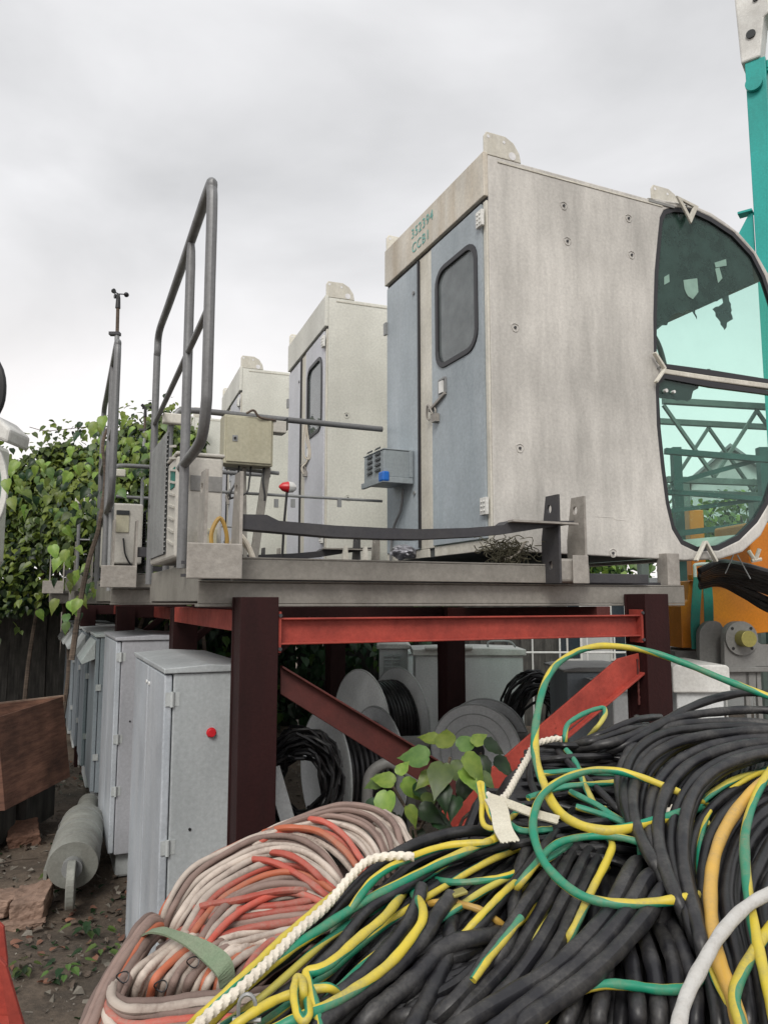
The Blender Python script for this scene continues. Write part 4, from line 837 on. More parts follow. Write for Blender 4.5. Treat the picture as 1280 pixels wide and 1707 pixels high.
# bent pipe + fallen dark tube
m=MB();m.tube(crom([atY(u,v,3.9) for u,v in ((612,1420),(612,1330),(618,1290),(645,1272),(668,1280),(700,1300))],6),.028,10);p=atY(612,1420,3.9);m.tube([ (p.x,3.9,p.z),(p.x,3.9,0)],.028,10);o=m.build('bent_pipe',M['greypaint'],None,org=(p.x,p.y,0));o.location=(p.x,p.y,0);tag(o,'bent grey pipe hoop under the left maroon brace','pipe')
m=MB();p=atY(660,1243,5.2);q=atY(880,1235,5.2);m.tube([p,q],.06,12);m.cyl((p.x+.1,5.2,0),(p.x+.1,5.2,p.z-.05),.03,8);m.cyl((q.x-.1,5.2,0),(q.x-.1,5.2,q.z-.05),.03,8);o=m.build('grey_pipe',M['greypaint'],None,org=(p.x,5.2,0));o.location=(p.x,5.2,0);tag(o,'horizontal grey pipe on short legs before the large grey box','pipe')
m=MB();m.bar(atY(455,1280,3.5),atY(485,1385,3.45),.06,.02,(0,1,0));m.bar(atY(485,1385,3.45),atY(500,1500,3.4)*1.0,.06,.02,(0,1,0));o=m.build('leaning_strip',M['boxgrey'],None,org=tuple(atY(500,1500,3.4)));o.location=atY(500,1500,3.4);tag(o,'pale grey metal strip leaning right of the maroon post','metal strip')
# white wall building behind (right)
bw=empty('site_office',(1.2,12.5,0),0,'long pale grey site building with dark windows behind the stand','building');bw['_org']=(1.2,12.5,0)
m=MB();m.box(1.2,9.2,12.5,15.5,0,2.0);m.build('wall',M['wallwhite'],bw)
m=MB();m.box(1.1,9.3,12.4,15.6,2.003,2.08);m.build('roof',M['roof'],bw)
for i in range(8):
    x=1.75+i*.95
    m=MB();m.box(x,x+.5,12.47,12.498,.75,1.75);f_=m.build('window',M['lidwhite'],bw)
    m=MB();m.box(x+.04,x+.24,12.46,12.469,.79,1.71);m.build('pane',M['pane'],f_)
    m=MB();m.box(x+.27,x+.46,12.46,12.469,.79,1.71);m.build('pane',M['pane'],f_)
# pipe fence in front of the office
pfn=empty('pipe_fence',(2.0,9.9,0),0,'thin white pipe fence in front of the site building','fence');pfn['_org']=(2.0,9.9,0)
for i in range(9):
    x=1.9+i*.35;m=MB();m.tube([(x,9.9,-.02),(x,9.9,1.25)],.012,6);m.build('upright',M['white'],pfn)
for z in (1.05,.6):
    m=MB();m.tube([(1.8,9.9,z),(4.8,9.9,z)],.014,6);m.build('pipe_rail',M['white'],pfn)
# house seen through the green glass
def house(x,y,w_,d_,h_,rh,label,wall,roof):
    r_=empty('house',(x,y,0),R(-15),label,'house','houses beyond the yard');r_['_org']=(0,0,0)
    m=MB();m.prism([(0,0,0),(w_,0,0),(w_,0,h_),(w_/2,0,h_+rh),(0,0,h_)],(0,d_,0));m.build('wall',wall,r_)
    for sg in (0,1):
        a_=Vector((-.3 if not sg else w_+.3,-.3,h_-.25));b_=Vector((w_/2,-.3,h_+rh+.02))
        m=MB();m.prism([a_,b_,b_+Vector((0,0,.12)),a_+Vector((0,0,.12))],(0,d_+.6,0));m.build('roof',roof,r_)
    for i in range(3):
        for z in (h_*.3,h_*.7):
            m=MB();m.box(w_*(.12+.3*i),w_*(.12+.3*i)+w_*.16,-.04,-.005,z-.5,z+.5);f_=m.build('window',M['white'],r_);m=MB();m.box(w_*(.12+.3*i)+.06,w_*(.12+.3*i)+w_*.16-.06,-.06,-.041,z-.42,z+.42);m.build('pane',M['pane'],f_)
house(11.0,27,2.6,5,6.0,1.1,'pale gabled house seen through the lower green window',M['wallwhite'],M['roof'])
house(14.4,29,5,6,4.9,1.4,'brown roofed house right of the pale gabled house',M['wallwhite'],M['brick'])
# ================================================================ CRANE PARTS RIGHT
def lattice(name,base,w_,z0,z1,rz,label,legw=.17,top=True,n=4):
    r_=empty(name,base,rz,label,'crane mast');r_['_org']=(0,0,0)
    for (x,y) in ((0,0),(w_,0),(0,w_),(w_,w_)):
        m=MB();m.box(x-legw/2,x+legw/2,y-legw/2,y+legw/2,z0,z1);m.build('mast_leg',M['teal'],r_,bevel=.008)
    h=(z1-z0)/n
    for i in range(n+1):
        z=min(z0+i*h,z1-.06)
        for a_,b_ in (((legw/2,0),(w_-legw/2,0)),((0,legw/2),(0,w_-legw/2)),((legw/2,w_),(w_-legw/2,w_)),((w_,legw/2),(w_,w_-legw/2))):
            m=MB();m.bar((*a_,z),(*b_,z),.09,.09);m.build('cross_tube',M['teal'],r_,bevel=.004)
    for i in range(n):
        z=z0+i*h
        for a_,b_ in (((legw/2,0),(w_-legw/2,0)),((0,legw/2),(0,w_-legw/2)),((legw/2,w_),(w_-legw/2,w_))):
            if i%2:a_,b_=b_,a_
            m=MB();m.bar((*a_,z+.08),(*b_,z+h-.08),.07,.07);m.build('diagonal',M['teal'],r_,bevel=.004)
    return r_
YM=8.0;x=.512*YM
ms=lattice('crane_mast',(x+.13,YM,0),1.9,0,7.75,R(-36),'tall teal lattice crane mast with a white head at the right edge',legw=.21)
m=MB();m.prism([(-.14,-.13,7.752),(-.17,-.13,8.6),(.1,-.13,8.95),(2.2,-.13,9.7),(2.2,-.13,9.0),(.38,-.13,8.35),(.12,-.13,8.2),(.06,-.13,7.752)],(0,.26,0));m.build('white_head',M['lidwhite'],ms,bevel=.02)
m=MB();m.cyl((-.02,-.15,8.05),(-.02,-.1305,8.05),.05,12);m.build('head_pin',M['dark'],ms)
m=MB();m.cyl((.05,-.15,8.45),(.05,-.1305,8.45),.03,12);m.build('head_pin',M['dark'],ms)
m=MB();m.cyl((-.02,-.16,7.45),(-.02,-.121,7.45),.09,16);m.build('leg_pin',M['teal'],ms,bevel=.004)
m=MB();m.prism([(-.122,-.05,6.0),(-.16,-.05,6.0),(-.36,-.05,5.66),(-.36,-.05,5.2),(-.122,-.05,5.2)],(0,.03,0));m.box(-.27,-.122,-.1,.03,6.002,6.03);m.build('gusset',M['teal'],ms,bevel=.004)
# jib section lying behind cabin
jr=empty('crane_jib_section',(3.15,8.4,3.05),R(12),'grey green lattice jib section lying behind the nearest cabin, seen through its glass','crane jib');jr['_org']=(0,0,0)
for (y,z) in ((0,0),(0,.9),(.9,0),(.9,.9)):
    m=MB();m.bar((0,y,z),(3.6,y,z),.07,.07);m.build('chord',M['jib'],jr,bevel=.004)
for i in range(6):
    for y in (0,.9):
        m=MB();m.bar((i*.6,y,0.05 if i%2 else .85),((i+1)*.6,y,.85 if i%2 else .05),.035,.035);m.build('lacing',M['jib'],jr)
for xx in (.2,1.8,3.4):
    for y in (0,.9):
        m=MB();m.box(xx-.05,xx+.05,y-.05,y+.05,-3.05,-.046);m.build('support_leg',M['jib'],jr)
# orange machine frame
Yo=5.3
om=empty('orange_machine_frame',(2.05,Yo,0),R(6),'orange painted steel machine frame with rusty patches right of the stand','machine frame');om['_org']=(0,0,0)
def oy(u,v): p=atY(u,v,Yo);return (p.x-2.05,0,p.z)
m=MB();m.prism([oy(1150,968),oy(1235,968),oy(1420,968),oy(1420,1050),oy(1285,1055),oy(1240,1060),oy(1200,1080),oy(1136,1080),oy(1134,1010),oy(1146,1000)],(0,.5,0));m.build('side_plate',M['orange'],om,bevel=.006)
m=MB();p=oy(1146,958);q=oy(1215,967);m.box(p[0],q[0],-.06,-.002,q[2],p[2]);m.build('top_flange',M['orange'],om,bevel=.004)
m=MB();p=oy(1292,885);q=oy(1420,960);m.box(p[0]+.03,q[0],.3,.8,q[2],p[2]+.1);m.build('upper_housing',M['orange'],om,bevel=.02)
m=MB();p=oy(1126,1085);q=oy(1290,1118);m.box(p[0]-.0,q[0]+1.0,.02,.5,q[2],p[2]);m.build('base_beam',M['greypaint'],om,bevel=.005)
for xx in (.1,.9,1.7): m=MB();m.box(xx,xx+.12,.05,.45,0,q[2]-.002);m.build('leg',M['greypaint'],om)
# wall tubes/rail by orange
m=MB();p=oy(1148,942);m.tube(crom([(p[0],-.08,p[2]-.35),(p[0],-.08,p[2]-.05),(p[0]+.02,-.08,p[2]),(p[0]+.2,-.08,p[2]),(p[0]+.35,-.06,p[2]-.02)],4),.012,8);m.build('wire_guard',M['lidwhite'],om)
# pile of steel bars seen through the lower window
sb=empty('steel_rack',(2.55,6.6,0),0,'rack of dark green steel bars behind the nearest cabin, seen through its lower window','rack');sb['_org']=(2.55,6.6,0)
for k,(u0,v0,u1,v1,w_) in enumerate(((1108,752,1300,768,.05),(1120,806,1300,756,.04),(1112,820,1268,832,.04),(1118,852,1300,828,.035),(1125,890,1290,870,.05),(1120,905,1290,905,.05))):
    m=MB();m.bar(atY(u0,v0,6.5+.06*k),atY(u1,v1,6.55+.06*k),w_,w_);m.build('bar',M['tealdark'],sb)
for u in (1128,1272):
    m=MB();p=atY(u,745,6.95);m.box(p.x-.04,p.x+.04,6.95,7.03,0,p.z);m.build('post',M['tealdark'],sb)
p=atY(1160,850,7.4);m=MB();m.box(p.x-.07,p.x+.07,7.4,7.6,0,p.z);o=m.build('yellow_column',M['kyellow'] and M['orange'],None,org=(p.x,7.4,0),bevel=.01);o.location=(p.x,7.4,0);tag(o,'orange steel column behind the rack of dark green bars','column')
# hinge lug
Yl=5.0
hl=empty('hinge_lug',(2.25,Yl,0),R(6),'grey double hinge lug with a round bolted flange and yellow pin before the orange frame','hinge lug');hl['_org']=(0,0,0)
def ol(u,v,y=0): p=atY(u,v,Yl);return (p.x-2.25,y,p.z)
def lugp(du,y):
    pts=[];c=ol(1232+du,1062);r_=ol(1258+du,1062)[0]-c[0]
    pts=[ol(1207+du,1150)]+[ (c[0]-r_*math.cos(a_),0,c[2]+r_*math.sin(a_)) for a_ in [i*math.pi/12 for i in range(0,9)]]+[ol(1262+du,1068),ol(1272+du,1075),ol(1300+du,1075),ol(1300+du,1112),ol(1262+du,1112),ol(1262+du,1150)]
    return [(p[0],y,p[2]) for p in pts]
m=MB();m.prism(lugp(0,0),(0,.05,0));m.build('lug_plate',M['greypaint'],hl,bevel=.005)
m=MB();m.prism(lugp(-24,.14),(0,.05,0));m.build('lug_plate',M['greypaint'],hl,bevel=.005)
c=ol(1234,1064);m=MB();m.cyl((c[0],-.02,c[2]),(c[0],-.001,c[2]),.11,32);fl=m.build('round_flange',M['greypaint'],hl,bevel=.004)
for i in range(4):
    a_=R(45+90*i);m=MB();m.cyl((c[0]+.09*math.cos(a_),-.024,c[2]+.09*math.sin(a_)),(c[0]+.09*math.cos(a_),-.019,c[2]+.09*math.sin(a_)),.01,8);m.build('bolt_hole',M['black'],fl)
m=MB();m.cyl((c[0],-.10,c[2]),(c[0],-.0205,c[2]),.052,24);m.build('pin',M['brass'],hl,bevel=.005)
m=MB();p=ol(1200,1112);m.box(p[0],p[0]+.7,-.03,.25,p[2]-.03,p[2]);[m.box(p[0]+dx,p[0]+dx+.03,0,.03,0,p[2]-.031) for dx in (.16,.24,.6)];m.build('support_frame',M['greypaint'],hl,bevel=.004)
# teal sling straps over the orange frame
for uu,lab in ((((1163,962),(1160,1000),(1158,1040),(1160,1082)),'left teal lifting strap hanging over the orange frame'),(((1177,962),(1180,1000),(1181,1040),(1183,1082)),'right teal lifting strap hanging over the orange frame')):
    pts=[atY(u,v,Yo-.09) for u,v in uu];m=MB()
    cur=crom(pts,6)
    for q0,q1 in zip(cur[:-1],cur[1:]): m.add([q0+Vector((-.03,0,0)),q0+Vector((.03,-.006,0)),q1+Vector((.03,-.006,0)),q1+Vector((-.03,0,0))],[(0,1,2,3)]);m.add([q0+Vector((-.03,.006,0)),q0+Vector((.03,.0,0)),q1+Vector((.03,0,0)),q1+Vector((-.03,.006,0))],[(3,2,1,0)])
    o=m.build('lifting_strap',M['tealsling'],None,org=tuple(pts[0]),smooth=True);o.location=pts[0];tag(o,lab,'strap','teal lifting straps on the orange frame')
# black cables on top of the orange frame
cb=empty('cable_bundle',atY(1200,965,4.9),0,'tied bundle of thick black cables lying over the orange frame under the cabin nose','cable bundle');cb['_org']=tuple(cb.location)
for i in range(11):
    o1=random.uniform(-8,8);yy=4.75+.03*i
    P_=[(1165,950+i*2.6+o1*.3),(1200,938+i*3.5),(1240,940+i*5+o1*.5),(1290,950+i*6.5+o1),(1400,985+i*7)]
    m=MB();m.tube(crom([atY(u,v,yy+.02*math.sin(k*2+i)) for k,(u,v) in enumerate(P_)],6),.022,8);m.build('cable',M['kblack'],cb)
for (u0,v0,u1,v1) in ((1222,925,1208,956),(1228,925,1250,965)):
    m=MB();m.tube([atY(u0,v0,4.68),atY(u1,v1,4.68)],.004,5);m.build('tie_wire',M['galv'],cb)
m=MB()
for u0,v0,u1,v1 in ((1247,918,1258,935),(1265,915,1258,935),(1252,935,1268,932)): m.tube([atY(u0,v0,4.66),atY(u1,v1,4.66)],.012,6)
m.build('white_knot',M['rope'],cb)
# green netting cabin at far left edge
lc=empty('green_glass_cabin',atY(-60,960,5.0),0,'rounded green glass cabin with white rim at the far left edge','cabin');lc['_org']=tuple(lc.location)
cpt=atY(-88,815,5.0);m=MB();rx,rz=.40,.47;n=36
ou=[(cpt.x+rx*math.cos(2*math.pi*i/n),5.0,cpt.z+rz*math.sin(2*math.pi*i/n)) for i in range(n)];inn=[(cpt.x+(rx-.04)*math.cos(2*math.pi*i/n),5.0,cpt.z+(rz-.04)*math.sin(2*math.pi*i/n)) for i in range(n)]
m.strip(ou,inn,(0,.03,0));m.build('white_rim',M['lidwhite'],lc,bevel=.006)
m=MB();m.prism([(p[0],5.01,p[2]) for p in inn],(0,.006,0));m.build('green_pane',M['glass'],lc)
m=MB();m.box(cpt.x-1.2,cpt.x-rx*.2,5.04,6.0,cpt.z-rz,cpt.z+rz);m.build('cabin_body',M['cream2'],lc,bevel=.04)
m=MB();m.prism([(cpt.x+.0,5.0,cpt.z+rz),(cpt.x+rx*.96,5.0,cpt.z+rz*.66),(cpt.x+rx*1.0,5.0,cpt.z+rz*.86),(cpt.x+rx*.72,5.0,cpt.z+rz*1.08),(cpt.x,5.0,cpt.z+rz*1.15)],(0,.3,0));m.build('roof_cap',M['lidwhite'],lc,bevel=.02)
m=MB();p=atY(-14,690,5.05);m.tube(crom([(p.x,5.05,p.z-.05),(p.x+.06,5.05,p.z+.1),(p.x+.04,5.05,p.z+.3),(p.x-.1,5.05,p.z+.5)],4),.03,8);m.build('dark_arm',M['black'],lc)
for dx in (-.9,-.2): m=MB();m.box(cpt.x+dx,cpt.x+dx+.1,5.3,5.4,0,cpt.z-rz-.001);m.build('support_post',M['darksteel'],lc)
# ================================================================ FENCE, VINES, TREES
fence=empty('board_fence',(-9,10.9,0),0,'dark weathered vertical board fence behind the cabinets','fence');fence['_org']=(-9,10.9,0)
m=MB()
fbm=MB();fbm.box(0,.19,-.012,.012,0,2.05)
fb=fbm.build('board',M['board'],fence,org=(0,0,0));fb.location=(0,0,0)
rg=random.Random(3)
for i in range(1,62):
    o=fb.copy();col.objects.link(o);o.parent=fence;o.location=(i*.185,rg.uniform(-.02,.02),rg.uniform(-.15,.08));o.rotation_euler=(rg.uniform(-.02,.02),rg.uniform(-.02,.02),rg.uniform(-.05,.05))
for z in (.5,1.6):
    m=MB();m.box(-9,2.6,10.93,10.98,z,z+.08);m.build('fence_rail',M['board'],fence)
LEAF=[(0,0),(.28,.10),(.40,.32),(.33,.58),(.16,.82),(0,1.1)]
def leafgeo(c,nrm,up,s_,fold=.25):
    n_=nrm.normalized();u_=(up-n_*up.dot(n_)).normalized() if (up-n_*up.dot(n_)).length>1e-4 else Vector((1,0,0));x_=u_.cross(n_)
    mid=[c+u_*(p[1]*s_)-n_*(.12*s_*p[1]**2) for p in (LEAF[0],LEAF[3],LEAF[5])]
    lf=[c-x_*(p[0]*s_)+u_*((p[1]-.1*(p[1]<.2))*s_)+n_*(fold*p[0]*s_-.12*s_*p[1]**2) for p in LEAF[1:5]]
    rt=[c+x_*(p[0]*s_)+u_*((p[1]-.1*(p[1]<.2))*s_)+n_*(fold*p[0]*s_-.12*s_*p[1]**2) for p in LEAF[1:5]]
    return mid+lf+rt,[(0,3,4,1),(1,4,5),(1,5,6,2),(0,1,8,7),(1,9,8),(1,2,10,9)]
BIGL=[(0,-.06),(.14,-.10),(.27,-.04),(.36,.08),(.41,.22),(.42,.36),(.37,.50),(.31,.62),(.22,.76),(.12,.92),(.045,1.05),(0,1.18)]
def bigleaf(fold,droop,seed):
    V=[];Fc=[];K=len(BIGL);g_=random.Random(seed)
    for k,(w_,y) in enumerate(BIGL):
        yy=max(y,0) if k<3 else y;bend=-droop*max(y,0)**2
        for j,f in enumerate((-1,-.5,0,.5,1)):
            vein=.018*(1 if k%2 else -1)*abs(f)
            V.append(((w_*f)*(1+g_.uniform(-.03,.03)),(yy if f==0 else y*(1-.0*abs(f))),bend+fold*abs(f)*w_+vein-.05*abs(f)**2*w_))
    for k in range(K-1):
        for j in range(4): a=k*5+j;Fc.append((a,a+1,a+6,a+5))
    return V,Fc
def rv(rg): return Vector((rg.gauss(0,1),rg.gauss(0,1),rg.gauss(0,1)))
def foliage(parent,name,fn,n,s0,s1,rg,mats=None,wts=(5,3,3)):
    m=MB()
    for i in range(n):
        c,nr=fn(rg);s_=rg.uniform(s0,s1);nr=(nr+rv(rg)*.45).normalized()
        v,f=leafgeo(c,nr,Vector((rg.uniform(-.7,.7),rg.uniform(-.5,.5),-1)),s_,rg.uniform(.0,.4));k=rg.choices((0,1,2),wts)[0];m.add(v,f,k)
    return m.build(name,mats or [M['leaf1'],M['leaf2'],M['leaf3']],parent,kind='stuff')
rg=random.Random(11)
vine=empty('climbing_vine',(-4,9.2,0),0,'mass of broad leaved vine covering the left end behind the railings','vine');vine['_org']=(-4,9.2,0)
def top(x): return 3.25+(.5 if x>-3.9 else max(0,.5-(-3.9-x)*.6))+.12*math.sin(x*1.7)+.10*math.sin(x*4.1+1)+.05*math.sin(x*9)
def fv(rg):
    x=rg.uniform(-8.5,-2.2);h=top(x);z=h-abs(rg.gauss(0,.8)) if rg.random()>.03 else h+rg.random()**2*.3;z=max(z,1.72-.7*rg.random()**5+.25*math.sin(x*3))
    y=9.1+(h-z)*.06-.25*math.sqrt(max(h-z,0))+abs(rg.gauss(0,.28))+.3*math.sin(x*2.3)*math.sin(z*3)
    return Vector((x,y,z)),Vector((0,-.75,.75))
foliage(vine,'foliage',fv,26000,.045,.105,rg,wts=(5,4,2))
def fv2(rg):
    x=rg.uniform(-8.5,1.0);z=rg.uniform(1.6 if x<-3 else .1,3.1);return Vector((x,10.3+rg.gauss(0,.3)+.2*math.sin(3*x),z)),Vector((0,-.8,.5))
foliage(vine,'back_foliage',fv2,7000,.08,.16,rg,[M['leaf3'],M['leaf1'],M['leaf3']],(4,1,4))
for i in range(14):
    x=-7.5+i*.45;m=MB();m.tube(crom([(x,9.4,0),(x+.1*math.sin(i),9.35,1.0),(x+.2*math.sin(i*2),9.3,2.0),(x+.3*math.sin(i*3),9.25,2.8)],5),[.03-.0011*k for k in range(16)],6);m.build('stem',M['bark'],vine)
# vine climbing on the second railing: nearer, leaves one can tell apart
v2=empty('climbing_vine',(-1.9,5.0,0),0,'nearer vine climbing around the second railing with large separate leaves','vine');v2['_org']=(-1.9,5.0,0)
m=MB();pts=[atY(u,v,5.3) for u,v in ((120,1100),(135,1000),(150,930),(165,880),(176,800),(172,740),(185,700),(190,650))];m.tube(crom(pts,6),[.02-.0003*k for k in range(43)],6);m.build('stem',M['bark'],v2)
m=MB();pts=[atY(u,v,5.5) for u,v in ((50,712),(75,718),(105,716),(140,712),(165,708))];m.tube(crom(pts,6),.0025,5);m.build('tendril',M['bark'],v2)
lfm=[]
for k,mt_ in enumerate((M['leaf1'],M['leaf2'],M['leaf3'],M['leaf2'])):
    mm=MB();v_,f_=bigleaf(.15+.12*k,.18+.1*k,k);mm.add(v_,f_);o=mm.build('leaf',mt_,v2,org=(0,0,0),smooth=True);lfm.append(o)
def putleaf(par,src,c,size,nrm,up,org):
    o=src if src.get('_free',1) and not src.get('_used') else src.copy()
    if o is not src: col.objects.link(o)
    src['_used']=1;o.parent=par
    n_=nrm.normalized();u_=(up-n_*up.dot(n_)).normalized();x_=u_.cross(n_)
    mt=Matrix((x_,u_,n_)).transposed().to_4x4();mt.translation=c-Vector(org);o.matrix_local=mt@Matrix.Diagonal((size,size,size,1));return o
clusters=[((100,1010),30,5),((150,980),28,6),((165,800),24,10),((150,760),22,10),((155,720),18,10),((210,740),30,16),((240,760),30,14),((225,720),20,8),((130,840),34,12),((90,870),30,10),((60,830),26,10),((110,920),28,8),((185,820),24,10),((265,770),22,10),((300,720),16,5),((40,800),22,8),((75,790),22,8),((110,790),22,8),((175,900),16,5),((150,845),20,8),((130,950),20,6),((220,780),20,10),((190,860),14,5),((250,735),18,8),((120,860),25,9),((60,790),30,10)]
for (cu,cv),sprd,n in clusters:
    for i in range(int(n*1.45)):
        u=cu+rg.gauss(0,sprd*.75);v=cv+rg.gauss(0,sprd*.65);c=atY(u,v,rg.uniform(5.6,6.6) if cu<200 else rg.uniform(6.5,7.4))
        putleaf(v2,rg.choice(lfm),c,rg.uniform(.045,.09),Vector((rg.uniform(-.5,.5),-1,rg.uniform(.2,1.1))),Vector((rg.uniform(-.8,.8),0,-1)),v2['_org'])
for (u,v) in ((95,1000),(118,1003),(133,1000),(88,910),(112,918),(100,930),(160,705),(172,695),(30,770),(12,800),(20,830)):
    putleaf(v2,lfm[1],atY(u,v,4.8),.085,Vector((rg.uniform(-.3,.3),-1,.5)),Vector((rg.uniform(-.8,.8),0,-1)),v2['_org'])
# trees beyond the fence at right (show below the cabin and through the glass)
def tree(x,y,h,r_,label,seed,n=2200):
    rg=random.Random(seed);t_=empty('tree',(x,y,0),0,label,'tree','trees beyond the yard');t_['_org']=(0,0,0)
    m=MB();m.tube(crom([(0,0,-.05),(.1,0,h*.3),(-.05,.1,h*.6),(.05,0,h*.85)],5),[.16-.008*k for k in range(16)],8)
    for k in range(6):
        a_=k*1.05;m.tube(crom([(0,0,h*(.3+.08*k)),(r_*.4*math.cos(a_),r_*.4*math.sin(a_),h*(.45+.07*k)),(r_*.8*math.cos(a_),r_*.8*math.sin(a_),h*(.55+.07*k))],4),[.06-.005*i for i in range(9)],6)
    m.build('trunk',M['bark'],t_)
    cl=[Vector((rg.gauss(0,r_*.45),rg.gauss(0,r_*.45),h*rg.uniform(.35,1.0))) for _ in range(22)]
    def f(rg):
        c=rg.choice(cl);d=rv(rg).normalized();return c+d*r_*.38*rg.uniform(.5,1.1),d+Vector((0,0,.4))
    foliage(t_,'crown',f,n,.1,.2,rg)
tree(4.6,17.5,3.3,1.6,'bushy tree behind the site building near the right post',21)
tree(1.6,17.5,2.6,1.4,'low round tree showing under the nearest cabin',22)
tree(8.6,18,4.3,2.0,'wide low tree at the right behind the orange frame',23)
tree(-3.2,14.5,3.0,1.8,'dark tree behind the vine and the cabins',24)
# ================================================================ FOREGROUND PLANT
pl=empty('leafy_plant',(.35,2.9,.0),0,'young broad leaved plant growing up between the red braces','plant');pl['_org']=(.35,2.9,0)
pst=[((735,1420),(740,1330),(745,1290),(750,1262)),((700,1420),(690,1370),(672,1340),(655,1312)),((760,1420),(800,1340),(810,1290),(800,1255)),((690,1420),(700,1380),(720,1350),(730,1330))]
for q in pst:
    m=MB();pts=[Vector((.35,2.95,.0))]+[atY(u,v,2.85) for u,v in q];m.tube(crom(pts,5),.006,6);m.build('stem',M['bark'],pl)
BIG=[((712,1262),.13,0,(-1,.2)),((742,1245),.12,1,(-.1,.9)),((738,1275),.14,0,(-.2,-1)),((775,1262),.13,1,(.6,-.8)),((765,1245),.1,0,(.7,.5)),((752,1275),.12,0,(.5,-.7)),((655,1305),.10,1,(-.8,.5)),((645,1322),.12,1,(0,-1)),((672,1305),.11,1,(.8,-.6)),((640,1300),.09,0,(-1,-.2)),((690,1318),.1,2,(.9,.1)),((810,1245),.11,2,(.9,.3)),((795,1265),.12,2,(.3,-1)),((825,1270),.11,2,(.9,-.5)),((700,1350),.11,2,(.9,-.4)),((720,1368),.11,2,(1,.1)),((660,1360),.1,2,(-.4,-1)),((690,1385),.1,2,(.3,-1)),((780,1300),.10,2,(-.3,-1)),((812,1340),.10,2,(.8,.1)),((628,1338),.09,2,(-.7,-.7)),((735,1310),.1,2,(.1,-1)),((728,1235),.09,1,(-.7,.6)),((790,1240),.08,1,(.5,.6)),((770,1285),.1,1,(.4,-.9)),((720,1290),.09,1,(-.6,-.7)),((800,1290),.08,0,(.5,-.8)),((665,1290),.07,1,(.3,.8)),((648,1345),.08,0,(-.5,-.8)),((705,1335),.08,0,(.6,.3)),((760,1330),.09,2,(-.2,-1)),((680,1345),.08,1,(.3,-1))]
m0=[]
for k in range(3):
    o=lfm[k].copy();col.objects.link(o);o['_used']=0;m0.append(o)
for (u,v),s_,k,(dx,dz) in BIG:
    src=m0[k];c=atY(u,v,2.8+rg.uniform(-.08,.08));putleaf(pl,src,c,s_*.8,Vector((dx*.3+rg.uniform(-.3,.3),-.8,.75+rg.uniform(-.2,.2))),Vector((dx,0,dz)),pl['_org'])
for o in m0:
    if not o.get('_used'): bpy.data.objects.remove(o)
# ================================================================ LEFT GROUND THINGS
cr_=empty('plywood_crate',(-2.55,5.35,.30),R(-14),'weathered red brown plywood crate raised on timber blocks at the left','crate');cr_['_org']=(0,0,0)
cr_.rotation_euler=(R(3),R(-7),R(-8))
m=MB();m.box(-1.2,-.44,-.012,.0,0,.62);m.build('side_board',M['plywood'],cr_,bevel=.002)
m=MB();m.box(-.437,.0,-.014,.0,0,.62);m.build('side_board',M['plywood'],cr_,bevel=.002)
m=MB();m.box(-.012,.0,.001,.8,0,.62);m.build('side_board',M['plywood'],cr_,bevel=.002)
m=MB();m.box(-1.2,-.013,.79,.802,0,.62);m.build('side_board',M['plywood'],cr_,bevel=.002)
m=MB();m.box(-1.2,-.013,.001,.789,0,.012);m.build('floor_board',M['plywood'],cr_)
for ya,yb in ((-.04,-.0145),(.803,.83)):
    m=MB();m.box(-1.22,.01,ya,yb,.58,.63);m.build('top_batten',M['timber'],cr_,bevel=.002)
for i,(x,y) in enumerate(((-2.75,5.55),(-3.35,5.6),(-2.7,6.1),(-3.3,6.1))):
    m=MB();m.box(-.06,.06,-.25,.25,0,.29 if i<2 else .27);o=m.build('timber_block',M['board'],None,bevel=.006);o.location=(x,y,-.0);tag(o,['front right','front left','rear right','rear left'][i]+' timber block under the plywood crate','timber block','timber blocks under the crate')
# roller
p=atz(120,1510,0);ro=empty('steel_roller',(p.x,4.5,0),R(18),'long foil wrapped grey cylinder with a plate end wheel lying on the dirt','cylinder');ro['_org']=(0,0,0)
m=MB();m.tube([(0,0,.22),(0,.03,.225),(0,.9,.2),(0,.93,.19)],[.135,.14,.14,.10],28);m.build('drum_body',M['insul'],ro)
m=MB();m.tube([(0,.931,.19),(0,1.6,.17)],.075,20);m.build('neck',M['insul'],ro)
for i in range(3):
    m=MB();m.tube([(.141*math.cos(a_),.16+i*.27+.02*math.sin(a_*2),.22+.142*math.sin(a_)) for a_ in [k*.35 for k in range(19)]],.0016,5);m.build('wrap_seam',M['galv'],ro)
m=MB();m.cyl((0,-.06,.22),(0,-.001,.22),.055,16);m.build('hub',M['galv'],ro)
m=MB();c_=[(.13*math.cos(a_),.13*math.sin(a_)) for a_ in [i*2*math.pi/28 for i in range(28)]];m.prism([(-.02,-.11+.05*q[0]/.13*2,.15+q[1]) for q in c_],(.045,0,0));m.build('end_wheel',M['insul'],ro,bevel=.006)
m=MB();m.bar((-.15,.1,.12),(-.15,.9,.12),.02,.12);m.build('side_flange',M['insul'],ro,bevel=.003)
